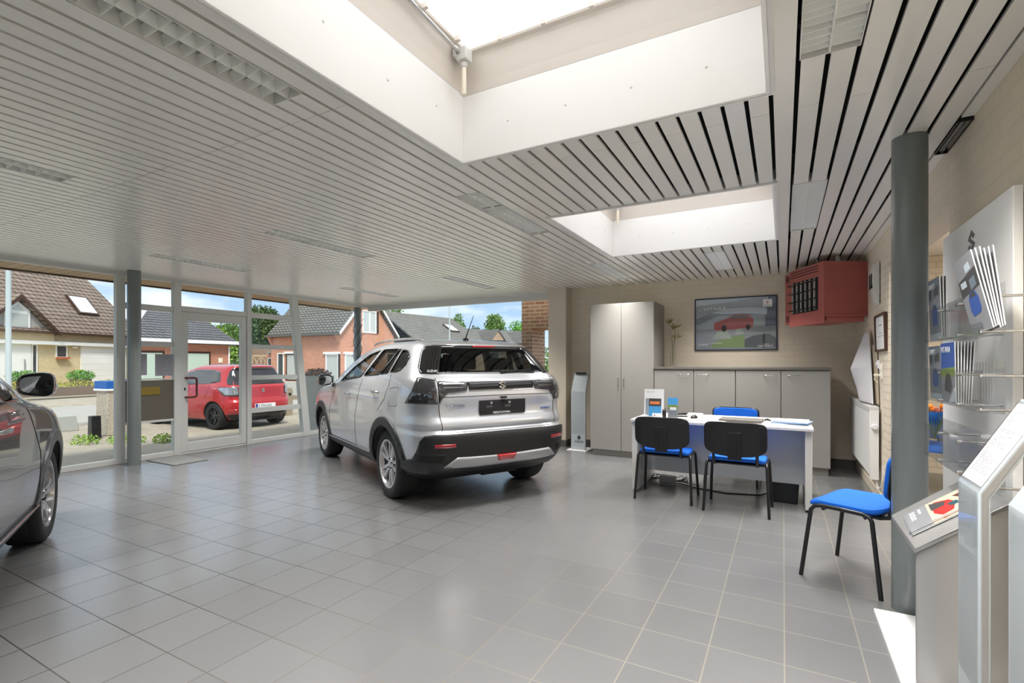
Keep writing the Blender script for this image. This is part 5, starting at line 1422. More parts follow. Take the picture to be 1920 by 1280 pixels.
RSP = dict(tab=RED, rear_m='car_glass_solid', ws_m='car_glass_solid', pos=RED_POS, heading=RED_HD, z=RED_Z, paint='red_paint', wb=2.45, track=.74, R=.305, windows=DR, hollow=False,
    rear_glass=[(-.64, 1.02), (-.56, 1.36), (.56, 1.36), (.64, 1.02)], windscreen=[(-.62, 1.10), (.62, 1.10), (.50, 1.37), (-.50, 1.37)],
    rear_black=[[(-.56, 1.36), (.56, 1.36), (.54, 1.41), (-.54, 1.41)]],
    side_black=[[(.52, 1.0), (.12, 1.25), (-.15, 1.345), (-.4, 1.368), (-.88, 1.362), (-1.2, 1.32), (-1.38, 1.10), (-1.2, 1.06), (-.9, 1.035), (-.3, 1.01)]],
    clad=None, seams=[[(.62, .98), (.78, .75), (.78, .3)], [(-.33, 1.02), (-.28, .7), (-.3, .3)], [(-1.08, 1.06), (-1.06, .9), (-.92, .7)], [(-.3, .3), (.78, .3)]],
    rear_seams=[[(.62, 1.0), (.60, .72), (.55, .66), (0, .655), (-.55, .66), (-.60, .72), (-.62, 1.0)]],
    handles=[(-.18, .90)], mirror=(.50, .95, 1.03), mirror_m='red_paint', wheel='red',
    rear_items=[dict(name='window_side_spoiler', mat='gloss_black', off=.006, th=.012, mirror=True, sides=(1, -1), polys=[[('t', .84, 1.018), ('t', 1.0, 1.03), ('t', 1.05, 1.1), ('t', 1.04, 1.34), ('t', .98, 1.385), ('t', .84, 1.40)]]),
        dict(name='tail_lamp', mat='lamp_clear', off=.016, th=.04, mirror=True, sides=(1, -1), polys=[[('y', .60, .82), ('y', .62, .79), ('x', -1.58, .80), ('x', -1.42, .93), ('x', -1.40, .955), ('y', .62, .975)]]),
        dict(name='lamp_rim', mat='gloss_black', off=.011, th=.03, mirror=True, sides=(1, -1), polys=[[('y', .585, .81), ('y', .61, .77), ('x', -1.56, .782), ('x', -1.39, .93), ('x', -1.38, .97), ('y', .60, .985)]]),
        dict(name='diffuser', mat='black', off=.014, th=.03, polys=[[('y', .56, .22), ('y', .60, .32), ('y', -.60, .32), ('y', -.56, .22)]]),
        dict(name='reflector', mat='red_lens', off=.012, th=.02, mirror=True, sides=(1, -1), polys=[[('y', .62, .40), ('y', .76, .40), ('y', .77, .47), ('y', .60, .47)]])])
car, sh, side, rear, front = build_car('red_car', 'bright red hatchback parked outside beyond the glass door', RSP)
m = mb(); m.prism([(-u, w) for u, w in s_poly(0, .88, .10, .095)], sh.rx(0, .88) - .01, sh.rx(0, .88) + .004, 'yz'); m.build('badge', MT['chrome'], car)
xk = sh.rx(0, .52)
pl = mb().box(xk - .02, xk + .01, -.26, .26, .465, .575).build('number_plate', MT['white'], car, bevel=.004)
mb().box(xk - .021, xk - .019, .205, .257, .468, .572).build('plate_strip', MT['eu_blue'], pl)
text('2·FFN·042', .1, (xk - .021, .19, .487), RB, MT['ink'], pl, sx=.82)
rtext('SWIFT', .03, -.46, .735, 'chrome', sx=1.3, extrude=.002)
m = mb(); m.tube([(-1.1, 0, 1.478), (-1.16, 0, 1.55), (-1.2, 0, 1.62)], [.02, .006, .003], 8); m.build('antenna', MT['blackm'], car)
m = mb(); m.tube([(sh.rx(.05, 1.04) - .012, .05, 1.04), (sh.rx(-.36, 1.06) - .012, -.36, 1.06)], .007, 6); m.build('rear_wiper', MT['blackm'], car)
# ------------------------------------------------------------------ outside
def gz(x, y):
    d = max(0, max(XL - .05 - x, y - YG - .1))
    t = min(1, d / 3.6); t = t * t * (3 - 2 * t)
    z = -.03 - .17 * t
    far = max(0, math.hypot(x + 4, y - 3) - 23)
    return z + min(.35, far * .05)
def ground_patch(name, x0, x1, y0, y1, nx, ny, mat, dz=0, keep=None):
    m = mb(); vs = []; fs = []
    for j in range(ny + 1):
        for i in range(nx + 1):
            x = x0 + (x1 - x0) * i / nx; y = y0 + (y1 - y0) * j / ny
            vs.append((x, y, gz(x, y) + dz))
    for j in range(ny):
        for i in range(nx):
            a = j * (nx + 1) + i
            fs.append((a, a + 1, a + nx + 2, a + nx + 1))
    m.add(vs, fs, 0, True)
    o = m.build(name, mat, fix=False)
    md = o.modifiers.new('solid', 'SOLIDIFY'); md.thickness = .14; md.offset = -1
    return tag(o, kind='structure')
ground_patch('ground', -95, 25, -40, 95, 120, 135, MT['grass_ground'], -.06)
ground_patch('paving', -15.2, XL - .05, -14, 16, 40, 60, MT['pavers'])
ground_patch('paving', XL - .05, 12, YG + .06, 16, 40, 20, MT['pavers'])
ground_patch('road', -22.5, -15.0, -30, 60, 20, 60, MT['asphalt'], -.01)
ground_patch('sidewalk', -26.5, -22.4, -30, 60, 10, 60, MT['sidewalk'], .03)
ground_patch('forecourt', -31, -26.4, 4, 24, 10, 20, MT['sidewalk'], .02)
ground_patch('kerb', -15.2, -14.9, -30, 16, 2, 40, MT['conc'], .05)

def roofed(m, x0, x1, y0, y1, ze, zr, ov=.35, hip0=0, hip1=0, th=.12, mat=0):
    """pitched roof, ridge along x; hip lengths at either end (0 = gable)"""
    ym = (y0 + y1) / 2
    a = [(x0 - ov, y0 - ov, ze), (x1 + ov, y0 - ov, ze), (x1 + ov, y1 + ov, ze), (x0 - ov, y1 + ov, ze)]
    r = [(x0 - ov + hip0, ym, zr), (x1 + ov - hip1, ym, zr)]
    vs = a + r + [(p[0], p[1], p[2] - th) for p in a] + [(p[0], p[1], p[2] - th) for p in r]
    fs = [(0, 1, 5, 4), (2, 3, 4, 5), (1, 2, 5), (3, 0, 4)]
    fs += [(6, 10, 11, 7), (8, 11, 10, 9), (7, 11, 8), (9, 10, 6), (0, 6, 7, 1), (2, 8, 9, 3), (1, 7, 8, 2), (3, 9, 6, 0)]
    if not hip0: fs = [f for f in fs if f not in ((3, 0, 4), (9, 10, 6), (3, 9, 6, 0))] + [(0, 4, 10, 6), (4, 3, 9, 10)]
    if not hip1: fs = [f for f in fs if f not in ((1, 2, 5), (7, 11, 8), (1, 7, 8, 2))] + [(1, 7, 11, 5), (5, 11, 8, 2)]
    m.add(vs, fs, mat)
    return m
def wallbox(m, x0, x1, y0, y1, z0, ze, zr=None, gab0=False, gab1=False):
    m.box(x0, x1, y0, y1, z0, ze)
    ym = (y0 + y1) / 2
    for g, x in ((gab0, x0), (gab1, x1)):
        if g: m.prism([(y0, ze), (y1, ze), (ym, zr)], x - .01 if x == x0 else x - .2, x + .2 if x == x0 else x + .01, 'yz')
    return m
def win(par, x0, x1, z0, z1, y, frame='white', pane='win_dark', fw=.06, axis='y', name='window', mull=()):
    """window on a wall at y (facing -y) or on a wall at x=y facing +x when axis='x'"""
    def B(m, a0, a1, d0, d1, c0, c1):
        return m.box(a0, a1, y - d1, y - d0, c0, c1) if axis == 'y' else m.box(y + d0, y + d1, a0, a1, c0, c1)
    m = mb(); B(m, x0, x0 + fw, -.02, .05, z0, z1); B(m, x1 - fw, x1, -.02, .05, z0, z1); B(m, x0 + fw, x1 - fw, -.02, .05, z0, z0 + fw); B(m, x0 + fw, x1 - fw, -.02, .05, z1 - fw, z1)
    for c in mull: B(m, c - fw / 2, c + fw / 2, -.02, .05, z0 + fw, z1 - fw)
    f = m.build(name, MT[frame], par)
    m = mb(); B(m, x0 + fw, x1 - fw, -.01, .02, z0 + fw, z1 - fw); m.build('pane', MT[pane], f)
    return f
def panel(par, name, x0, x1, z0, z1, y, mat, d=.04, axis='y', grooves=0):
    m = mb()
    n = max(1, grooves)
    for i in range(n):
        a, b = z0 + (z1 - z0) * i / n, z0 + (z1 - z0) * (i + 1) / n - (.006 if grooves else 0)
        if axis == 'y': m.box(x0, x1, y - d, y + .02, a, b)
        else: m.box(y - .02, y + d, x0, x1, a, b)
    return m.build(name, MT[mat], par)

# house with the brown tiled roof (left)
h = empty('house', (-37, 10.25, .15), R(109.9), 'yellow brick house with brown tiled roof behind the lamp post', 'house')
mb().box(-9, 8.0, .0, 8.6, -.3, 2.95).build('wall', MT['yellow_brick'], h)
m = mb(); roofed(m, -9, 8.0, 0, 9.0, 3.0, 8.6, .4, 0, 1.5); m.build('roof', MT['roof_brown'], h)
mb().box(-9, 7.9, -.30, .02, 2.25, 2.45).build('fascia', MT['white'], h)
mb().box(-9.2, 8.0, -.52, -.44, 2.9, 3.02).build('gutter', MT['brown'], h)
panel(h, 'garage_door', 4.28, 7.3, -.02, 2.25, -.02, 'white', .04, grooves=6)
panel(h, 'front_door', -.6, 1.46, .0, 2.25, -.02, 'white', .05)
mb().tube([(1.1, -.09, .8), (1.1, -.12, .85), (1.1, -.12, 1.35), (1.1, -.09, 1.4)], .03, 6).build('door_pull', MT['steel'], h)
win(h, 1.5, 1.8, .0, 2.25, -.02, mull=(), pane='win_dark')
w = win(h, 2.8, 3.45, 1.5, 2.25, -.02)
m = mb(); m.box(2.78, 3.48, -.22, -.06, 1.42, 1.54)
random.seed(2)
for i in range(40): x = random.uniform(2.8, 3.42); m.box(x, x + .05, -.2, -.08, 1.52, 1.45 + random.random() * .08)
m.build('flower_box', MT['terracotta'], w)
mb().box(3.75, 4.0, -.16, -.02, 2.08, 2.2).build('wall_light', MT['white'], h, bevel=.03)
# gabled dormer with window
GX, GH = .65, 4.95
m = mb(); m.prism([(GX - 1.7, 2.45), (GX + 1.7, 2.45), (GX + 1.7, 3.05), (GX, GH - .25), (GX - 1.7, 3.05)], -.18, 1.0, 'xz'); m.build('gable_wall', MT['grey_render'], h)
mb().box(GX - 1.9, GX + 1.9, -.24, -.17, 2.45, 3.05).build('brick_band', MT['yellow_brick'], h)
m = mb()
for s in (-1, 1):
    m.prism([(GX, GH), (GX + s * 2.0, 2.98), (GX + s * 2.0, 2.8), (GX, GH - .2)], -.5, 3.2, 'xz')
m.build('gable_roof', MT['roof_brown'], h)
m = mb()
for s in (-1, 1): m.prism([(GX, GH + .02), (GX + s * 2.05, 2.97), (GX + s * 2.05, 2.76), (GX, GH - .2)], -.55, -.5, 'xz')
m.build('bargeboard', MT['brown'], h)
f = mb(); f.prism([(GX - .62, 3.08), (GX + .62, 3.08), (GX + .62, 4.1), (GX, 4.6), (GX - .62, 4.1)], -.26, -.19, 'xz'); fr = f.build('gable_window', MT['white'], h)
mb().prism([(GX - .5, 3.2), (GX + .5, 3.2), (GX + .5, 3.92), (GX - .5, 3.92)], -.275, -.26, 'xz').prism([(GX - .4, 4.08), (GX + .4, 4.08), (GX, 4.42)], -.275, -.26, 'xz').build('pane', MT['win_pale'], fr)
sl = math.atan2(5.6, 4.95)
Mx = Matrix.Translation((5.4, .75, 3.0 + (.75 + .45) * 5.6 / 4.95)) @ Matrix.Rotation(sl, 4, 'X')
f = mb(); f.box(-.65, .65, -.1, 1.5, .0, .14, 0, Mx); f = f.build('roof_window', MT['brown'], h)
mb().box(-.55, .55, 0, 1.38, .14, .15, 0, Mx).build('pane', MT['win_sky'], f)

# house with the dark roof behind the red car
h = empty('house', (-31, 13.6, -.1), R(90), 'low red brick garage house with dark tiled hip roof', 'house')
def shear(o, k):
    for v_ in o.data.vertices: v_.co.x += k * max(0, v_.co.y)
    return o
shear(mb().box(.05, 5.6, 0, 6, -.3, 2.62).build('wall', MT['red_brick'], h), .5)
m = mb(); roofed(m, .2, 5.6, 0, 6, 2.78, 4.75, .35, 1.0, 2.4); shear(m.build('roof', MT['roof_dark'], h), .5)
mb().box(-.17, 5.97, -.4, -.3, 2.55, 2.8).box(-.1, 5.97, -.4, .1, 2.55, 2.6).build('fascia', MT['white'], h)
for a, b in ((.35, 1.65), (3.0, 4.25)):
    mb().box(a - .12, b + .12, -.02, .0, -.1, 2.12).build('door_reveal', MT['brown'], h)
    panel(h, 'garage_door', a, b, -.1, 2.0, -.02, 'pale_green', .03)
mb().tube([(5.5, -.06, -.2), (5.5, -.06, 2.5)], .05, 8).build('downpipe', MT['white'], h)
mb().box(4.85, 5.1, -.03, 0, 1.45, 1.75).build('number_plate', MT['cream'], h)

# timber gate and wall between the houses
f = empty('garden_gate', (-30.6, 19.75, -.1), math.atan2(1.2, 3.2), 'pale timber garden gate with crossed lattice panels', 'gate')
m = mb(); 
for i in range(5):
    x = .05 + i * .62; m.box(x, x + .06, 0, .05, 0, 1.95)
m.box(0, 2.6, 0, .05, .05, 1.05).box(0, 2.6, 0, .05, 1.85, 1.95).box(0, 2.6, 0, .05, 1.02, 1.1)
m.build('frame', MT['pale_wood'], f)
m = mb()
for i in range(4):
    x = .11 + i * .62
    m.prism([(x, 1.1), (x + .05, 1.1), (x + .56, 1.85), (x + .51, 1.85)], .01, .03, 'xz').prism([(x + .51, 1.1), (x + .56, 1.1), (x + .05, 1.85), (x, 1.85)], .02, .04, 'xz')
m.build('lattice', MT['pale_wood'], f)
tag(mb().box(-1.5, 2.4, .9, 1.2, -.2, 2.4).build('garden_wall', MT['tan_brick'], loc=(-30.2, 20.2, -.1)), 'tan brick garden wall behind the timber gate', 'wall')

# orange brick house with gable
h = empty('house', (-20.35, 18.5, -.2), 0, 'orange brick house with grey roof and gable beside corner column', 'house')
# local: x to the left is negative; front faces -y, gable faces +x
mb().box(-5.6, 0, 0, 4.1, -.1, 3.1).prism([(0, 3.1), (4.1, 3.1), (2.05, 5.45)], -.3, 0, 'yz').build('wall', MT['orange_brick'], h)
m = mb()
roofed(m, -5.6, 0, 0, 4.1, 3.1, 5.62, .18); m.build('roof', MT['roof_grey'], h)
m = mb()
m.prism([(-.2, 3.0), (-.2, 3.14), (2.05, 5.68), (2.05, 5.5)], .16, .24, 'yz').prism([(4.3, 3.0), (4.3, 3.14), (2.05, 5.68), (2.05, 5.5)], .16, .24, 'yz'); m.build('bargeboard', MT['white'], h)
mb().box(-5.8, .2, -.3, -.18, 3.0, 3.12).build('gutter', MT['cab_dark'], h)
mb().prism([(-.25, 3.0), (0, 3.0), (0, 2.55), (-.08, 2.65)], -.15, 0, 'yz').prism([(-.25, 3.0), (0, 3.0), (0, 2.55), (-.08, 2.65)], -5.6, -5.45, 'yz').build('corbel', MT['orange_brick'], h)
win(h, -5.0, -4.45, .0, 2.1, 0, pane='win_dark', name='back_door')
win(h, -4.25, -3.2, .55, 2.05, 0, frame='brown', pane='win_pale'); mb().box(-4.4, -3.1, -.08, 0, 2.05, 2.18).build('lintel', MT['white'], h)
win(h, -1.05, -.1, .4, 2.0, 0, pane='win_pale'); mb().box(-1.2, .02, -.08, 0, 2.0, 2.12).box(-1.2, .02, -.1, 0, .28, .4).build('lintel', MT['white'], h)
panel(h, 'shutter', -.1, .0, .4, 2.0, 0, 'brown', .05)
win(h, .3, 1.0, .4, 2.0, 0.0, pane='win_pale', axis='x'); mb().box(0, .08, .2, 1.1, 2.0, 2.12).build('lintel', MT['white'], h)
win(h, 1.55, 2.6, 3.2, 4.45, 0.0, pane='win_pale', axis='x', mull=(2.07,))
panel(h, 'shutter', 2.6, 2.78, 3.2, 4.45, 0.0, 'brown', .05, axis='x')
# annexe
mb().box(-7.2, -5.6, .8, 3.4, -.1, 2.1).build('annexe_wall', MT['orange_brick'], h)
win(h, -7.0, -6.6, 1.35, 1.85, .8)
m = mb(); m.prism([(.5, 2.1), (3.6, 2.1), (3.6, 2.75), (2.4, 2.95)], -6.9, -5.6, 'yz'); m.build('annexe_roof', MT['roof_grey'], h)

# long grey roof further back
def far_house(px, py, rz, L, D, ze, zr, mat, rmat, label, dormers=()):
    h = empty('house', (px, py, 0), R(rz), label, 'house')
    mb().box(0, L, 0, D, -.5, ze).build('wall', MT[mat], h)
    m = mb(); roofed(m, 0, L, 0, D, ze, zr, .3); m.build('roof', MT[rmat], h)
    for i, x in enumerate(dormers):
        zc = ze + (zr - ze) * .25
        m = mb(); m.prism([(x - .9, ze - .3), (x + .9, ze - .3), (x + .9, zc), (x, zc + 1.1), (x - .9, zc)], -.35, D * .4, 'xz'); d = m.build('dormer', MT['tan_brick'], h)
        m = mb(); m.prism([(x - 1.1, zc - .1), (x, zc + 1.25), (x + 1.1, zc - .1), (x, zc + 1.1)], -.45, D * .45, 'xz'); m.build('dormer_roof', MT[rmat], d)
        win(h, x - .35, x + .35, zc - .7, zc + .1, -.36)
    for i in range(int(L // 4)):
        x = 1.2 + i * 4; win(h, x, x + 1.4, .9, ze - .6, 0)
    return h
h = far_house(-24.35, 29.6, 81, 7.4, 8, 3.0, 5.52, 'tan_brick', 'roof_grey', 'long house with weathered grey roof behind orange gable house')
sl = math.atan2(3.0, 4.5)
Mx = Matrix.Translation((5.6, 1.4, 3.0 + 1.7 * 2.52 / 4.3)) @ Matrix.Rotation(math.atan2(2.52, 4.3), 4, 'X')
f = mb().box(-.5, .5, 0, 1.3, 0, .12, 0, Mx).build('roof_window', MT['brown'], h); mb().box(-.42, .42, .1, 1.2, .12, .13, 0, Mx).build('pane', MT['win_sky'], f)
far_house(-26.3, 41.2, 66.7, 8.5, 8, 3.0, 5.0, 'tan_brick', 'roof_grey', 'far house with two small pointed dormers on its grey roof', (2.2, 6.2))

# tall poles
def pole(x, y, r, hgt, label, mat='alu'):
    o = mb().lathe([(r * 1.6, 0), (r * 1.6, .3), (r, .32), (r * .75, hgt)], 14).build('pole', MT[mat]); o.location = (x, y, gz(x, y)); tag(o, label, 'pole')
pole(-23.6, 6.75, .085, 8.5, 'pale street lamp post before the yellow brick house', 'pole_pale')
pole(-16.3, 22.6, .045, 7.5, 'thin pale flagpole rising behind the silver car', 'pole_pale')
pole(-11.6, 30.5, .05, 5.5, 'thin pole in the distance left of the brick pier', 'pole_pale')

# brick corner of the building outside the back glazing
b = mb(); b.box(-4.27, -3.305, 8.2, 8.75, 1.95, 2.9).box(-4.27, -4.05, 8.2, 8.75, -.2, 1.95).box(-4.05, -3.305, 8.2, 8.75, -.2, .75)
tag(b.build('wall_outside', MT['brown_brick']), kind='structure')
# corner post with climbing stems
o = mb().lathe([(.07, -.1), (.07, CZ)], 32).build('column', MT['alu_dark'], loc=(-7.66, 7.42, 0)); tag(o, 'dark grey corner column wrapped with bare climbing stems', 'column', None, 'structure')
m = mb(); random.seed(6)
for k in range(3): m.tube([(.085 * math.cos(a * .5 + k * 2.1), .085 * math.sin(a * .5 + k * 2.1), -.05 + a * .062) for a in range(36)], .006, 5)
for i in range(60):
    a = random.uniform(0, 2 * PI); z = random.uniform(.2, 2.3)
    m.tube([(.08 * math.cos(a), .08 * math.sin(a), z), (.13 * math.cos(a + .2), .13 * math.sin(a + .2), z + random.uniform(-.04, .06))], .004, 4)
tag(m.build('climbing_stem', MT['twig'], loc=(-7.66, 7.42, 0)), 'bare climbing stems wound round the corner column', 'climber')

# planters, wall, bollard, pebble block
def leaves(m, cx, cy, cz, rx, ry, rz, n, size, shell=.55):
    for i in range(n):
        while True:
            p = Vector((random.uniform(-1, 1), random.uniform(-1, 1), random.uniform(-1, 1)))
            if shell < p.length < 1: break
        c = Vector((cx + p.x * rx, cy + p.y * ry, cz + p.z * rz))
        d = Vector((random.gauss(0, 1), random.gauss(0, 1), random.gauss(0, 1))).normalized(); e = d.orthogonal().normalized(); s = size * random.uniform(.6, 1.3)
        m.add([c - d * s, c + e * s * .55, c + d * s, c - e * s * .55], [(0, 1, 2, 3)])
p = empty('tall_planter', (-8.95, 7.38, gz(-8.95, 7.38)), R(8), 'tall grey square planter with brown heather outside the glazing', 'planter')
mb().box(-.19, .30, -.18, .32, 0, 1.12).build('pot', MT['planter_grey'], p, bevel=.006)
m = mb(); random.seed(1); leaves(m, .06, .07, 1.16, .30, .3, .12, 700, .022, 0); m.build('heather', MT['heather'], p, fix=False)
p = empty('planter_wall', (-20.2, 14.9, -.15), R(8), 'low pale concrete planter wall with leafy bush by orange house', 'planter')
mb().box(-3.2, .9, 0, .5, 0, .62).build('trough', MT['pale_conc'], p)
m = mb(); random.seed(12); leaves(m, -1.9, .25, .75, .95, .4, .36, 500, .07, .2); m.build('foliage', MT['leaf_lime'], p, fix=False)
p = empty('bollard_fence', (-12.6, 9.55, gz(-12.6, 9.5)), R(80), 'weathered wooden post with rail right of the red car', 'fence')
mb().prism([(-.09, 0), (.09, 0), (.09, .72), (.05, .8), (-.05, .8), (-.09, .72)], -.06, .06, 'xz').build('post', MT['old_wood'], p)
mb().box(.09, 2.4, -.03, .03, .45, .57).build('rail', MT['old_wood'], p)
mb().lathe([(.04, 0), (.04, .012), (0, .013)], 14, 0, Matrix.Translation((0, -.06, .62)) @ Matrix.Rotation(R(90), 4, 'X')).build('reflector', MT['blackm'], p)
p = empty('pebble_pillar', (-12.5, 5.32, gz(-12.5, 5.3)), R(95), 'pebble dash concrete pillar with blue cap outside left glazing', 'pillar')
mb().box(-.34, .2, -.2, .2, 0, .98).build('pillar_body', MT['pebble'], p, bevel=.02)
mb().box(-.36, .22, -.22, .22, .98, 1.14).build('cap', MT['cap_blue'], p, bevel=.006)
mb().box(-.37, .23, -.23, .23, .94, .98).build('cap_edge', MT['white'], p)
o = mb().prism([(-.1, 0), (.1, 0), (.075, .46), (-.075, .46)], -.08, .08, 'xz').build('kerb_post', MT['blackm'], bevel=.01); o.location = (-12.1, 4.72, gz(-12.1, 4.72)); tag(o, 'short black kerb post beside the pebble pillar', 'post')
o = mb().prism([(-.27, 0), (.27, 0), (.22, .34), (-.24, .34)], -.15, .2, 'xz').build('utility_box', MT['planter_grey'], bevel=.012); o.location = (-14.1, 4.9, gz(-14.1, 4.9)); o.rotation_euler = (0, 0, R(80)); tag(o, 'small grey box at the road edge behind dark car mirror', 'box')
random.seed(21)
for i, (x, y, sx, n, lb) in enumerate(((-11.5, 4.35, .35, 160, 'patch of green weeds before the black kerb post'), (-10.9, 4.75, .45, 260, 'patch of green weeds at the foot of pebble pillar'), (-10.0, 4.95, .25, 120, 'small weeds on paving left of the door'))):
    m = mb(); leaves(m, 0, 0, .04, sx, sx * .6, .12, n * 2, .024, 0)
    tag(m.build('weeds', MT['leaf_lime'], fix=False, loc=(x, y, gz(x, y) + .02)), lb, 'weeds', 'weeds on the paving')
# garden edge in front of the yellow house
tag(mb().box(-.15, .15, -7.2, 5.2, 0, .36).build('garden_kerb', MT['kerb_stone'], loc=(-26.6, 8.2, -.05)), 'low brown stone garden kerb before yellow brick house', 'kerb')
m = mb(); random.seed(31)
for i in range(9): leaves(m, -27.6 - .3 * (i % 2), 3.0 + i * 1.05, .32, .7, .75, .26, 600, .034, 0)
tag(m.build('ground_cover', MT['leaf_yellow'], fix=False), 'yellow green ground cover plants along the garden kerb', 'plants', kind='stuff')
for x, y, lb in ((-29.6, 11.0, 'dark tub with bright green grass nearer the white garage'), (-29.8, 9.0, 'bright green grass tub behind the dark car mirror')):
    p = empty('plant_tub', (x, y, .1), 0, lb, 'plant tub', 'grass tubs before the yellow house')
    mb().lathe([(.34, 0), (.42, .45), (.38, .45), (.34, .1), (0, .1)], 24).build('tub', MT['cab_dark'], p)
    m = mb(); leaves(m, 0, 0, .62, .58, .58, .28, 1100, .04, .2); m.build('foliage', MT['leaf_grass'], p, fix=False)

# notices and letterbox on the narrow pane left of the door
l = empty('letterbox', (XL + .02, 3.29, .517), label='grey brown letterbox panel left of the glass door', cat='letterbox')
mb().box(-.06, .0, 0, .595, 0, .56).build('panel', MT['letterbox'], l, bevel=.003)
mb().box(-.05, .008, .08, .42, .36, .47).build('slot', MT['letter_slot'], l, bevel=.003)
mb().box(-.05, .012, 0, .595, -.018, .012).build('frame', MT['alu'], l)
for y0, y1, z0, z1, lb in ((3.38, 3.555, 1.15, 1.44, 'narrow grey notice sheet taped to glass beside the column'), (3.655, 3.88, 1.135, 1.44, 'wide grey notice sheet taped to glass beside the door')):
    m = mb(); m.box(XL + .008, XL + .011, y0, y1, z0, z1)
    random.seed(int(y0 * 100))
    for i in range(12):
        zz_ = z1 - .03 - i * .022; m.box(XL + .011, XL + .0115, y0 + .02, y0 + .02 + random.uniform(.4, .9) * (y1 - y0 - .04), zz_, zz_ + .006, 1)
    tag(m.build('notice_sheet', [MT['notice'], MT['notice_ink']]), lb, 'notice', 'notices on the entrance glass')

# trees
def tree(x, y, trunk_h, blobs, n, size, mat, label, seed):
    random.seed(seed)
    t = empty('tree', (x, y, gz(x, y) if abs(x) < 90 else 0), label=label, cat='tree')
    m = mb()
    tot = sum(b[3] * b[5] for b in blobs)
    for (bx, by, bz, rx, ry, rz) in blobs:
        k = int(n * rx * rz / tot); leaves(m, bx, by, bz, rx, ry, rz, k, size, .35)
    m.build('crown', MT[mat], t, fix=False)
    m = mb(); m.tube([(0, 0, 0), (.05, 0, trunk_h * .5), (0, .1, trunk_h)], [.28, .22, .14], 8)
    for (bx, by, bz, rx, ry, rz) in blobs[:5]: m.tube([(0, .1, trunk_h * .85), (bx * .6, by * .6, bz - rz * .2)], [.1, .04], 6)
    m.build('trunk', MT['bark'], t)
def U(u, d):   # a spot seen in column u at depth d
    r = (u - 960) / 930.7; s, c = math.sin(CAM_TH), math.cos(CAM_TH)
    return (d * (-s + r * c), d * (c + r * s))
def blobs_for(W_, z0, z1, seed, k=9):
    random.seed(seed); out = []
    for i in range(k):
        a = random.uniform(0, 2 * PI); q = random.uniform(.1, .55)
        out.append((W_ * q * math.cos(a), W_ * q * math.sin(a), z0 + (z1 - z0) * random.uniform(.25, .8), W_ * random.uniform(.35, .55), W_ * random.uniform(.35, .55), (z1 - z0) * random.uniform(.2, .32)))
    return out
for u, d, w_, z0, z1, n, sz, mt, lb in (
        (510, 46, 3.4, .8, 7.0, 9000, .14, 'leaf_dark', 'large dark conifer tree seen through the pane right of door'),
        (425, 56, 3.2, .4, 6.6, 6500, .14, 'leaf_mid', 'lighter green tree showing through the glass door'),
        (395, 50, 3.0, .5, 5.0, 1600, .2, 'leaf_lime', 'pale green tree right of the dark roofed garage house'),
        (858, 64, 2.0, 2, 7.9, 2200, .16, 'leaf_mid', 'leafy tree in the middle distance behind the long grey roof'),
        (925, 70, 2.7, 2, 7.8, 3200, .17, 'leaf_mid', 'broad leafy tree left of the thin distant pole'),
        (893, 80, 1.6, 2, 7.2, 900, .24, 'leaf_dark', 'small dark tree between two leafy trees in distance'),
        (978, 68, 2.5, 1, 7.0, 3200, .15, 'leaf_grass', 'round bright green tree beside outdoor brick pier'),
        (742, 60, 3.2, 3, 8.6, 1200, .22, 'leaf_mid', 'tree tops over the ridge behind the orange gable'),
        (1022, 24, 1.2, 0, 2.6, 700, .1, 'leaf_mid', 'shrub seen through the gap in the brick pier')):
    x, y = U(u, d); tree(x, y, (z0 + z1) / 2, blobs_for(w_, z0, z1, int(u)), n, sz, mt, lb, int(u + d))
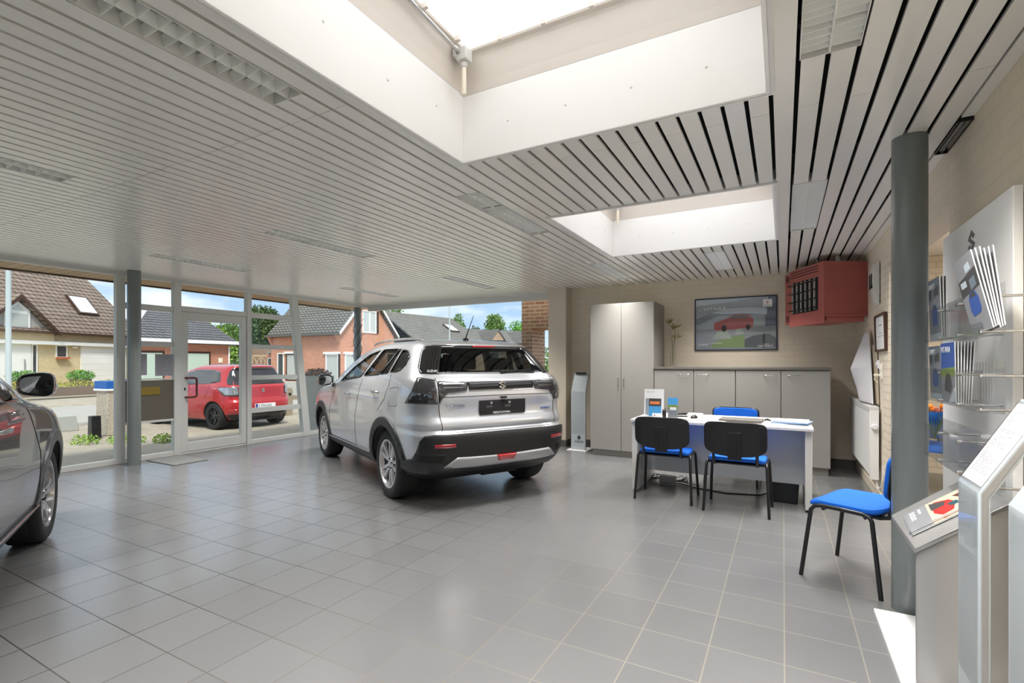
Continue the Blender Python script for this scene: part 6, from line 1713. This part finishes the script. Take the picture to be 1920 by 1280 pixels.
# ------------------------------------------------------------------ sky, sun, camera
W = bpy.data.worlds.new('World'); SC.world = W; W.use_nodes = True
N, L = W.node_tree.nodes, W.node_tree.links
bg = N['Background']
tc = N.new('ShaderNodeTexCoord'); sp = N.new('ShaderNodeSeparateXYZ'); L.new(tc.outputs['Generated'], sp.inputs[0])
cr = N.new('ShaderNodeValToRGB'); E_ = cr.color_ramp.elements
E_[0].position = 0.0; E_[0].color = (.47, .58, .72, 1); E_[1].position = .6; E_[1].color = (.62, .70, .82, 1)
e = E_.new(.07); e.color = (.34, .48, .67, 1); e = E_.new(.25); e.color = (.30, .43, .60, 1)
L.new(sp.outputs['Z'], cr.inputs[0])
mp = N.new('ShaderNodeMapping'); mp.inputs['Scale'].default_value = (2.2, 2.2, 6.5); L.new(tc.outputs['Generated'], mp.inputs['Vector'])
nz = N.new('ShaderNodeTexNoise'); nz.inputs['Scale'].default_value = 1.6; nz.inputs['Detail'].default_value = 8; nz.inputs['Roughness'].default_value = .58; L.new(mp.outputs[0], nz.inputs['Vector'])
c2 = N.new('ShaderNodeValToRGB'); c2.color_ramp.elements[0].position = .49; c2.color_ramp.elements[1].position = .70; L.new(nz.outputs['Fac'], c2.inputs[0])
mx = N.new('ShaderNodeMix'); mx.data_type = 'RGBA'; mx.inputs['B'].default_value = (.86, .86, .86, 1)
L.new(c2.outputs[0], mx.inputs['Factor']); L.new(cr.outputs[0], mx.inputs['A']); L.new(mx.outputs['Result'], bg.inputs['Color'])
bg.inputs['Strength'].default_value = 1.05

su = bpy.data.lights.new('sun', 'SUN'); su.energy = 2.5; su.angle = R(12); su.color = (1, .96, .9)
so = bpy.data.objects.new('sun', su); COL.objects.link(so)
so.rotation_euler = Vector((-.55, .35, -.9)).to_track_quat('-Z', 'Y').to_euler()
# fill light added to brighten the next room, no fitting there
la = bpy.data.lights.new('next_room_fill', 'AREA'); la.size = .8; la.energy = 45; la.color = (1, .95, .88)
lo = bpy.data.objects.new('next_room_fill', la); COL.objects.link(lo); lo.location = (1.9, 5.2, 2.58)

cam = bpy.data.cameras.new('camera'); co = bpy.data.objects.new('camera', cam); COL.objects.link(co)
cam.sensor_width = 36; cam.lens = 930.7 / 1920 * 36; cam.shift_y = 41 / 1920; cam.clip_start = .05; cam.clip_end = 400
co.location = (0, 0, 1.31); co.rotation_euler = (R(90), 0, CAM_TH)
SC.camera = co
SC.view_settings.view_transform = 'Standard'; SC.view_settings.look = 'None'; SC.view_settings.gamma = 1; SC.view_settings.exposure = 0.66
SC.view_settings.use_curve_mapping = False
SC.cycles.max_bounces = 10; SC.cycles.diffuse_bounces = 5; SC.cycles.transparent_max_bounces = 16
SC.cycles.sample_clamp_indirect = 6.0
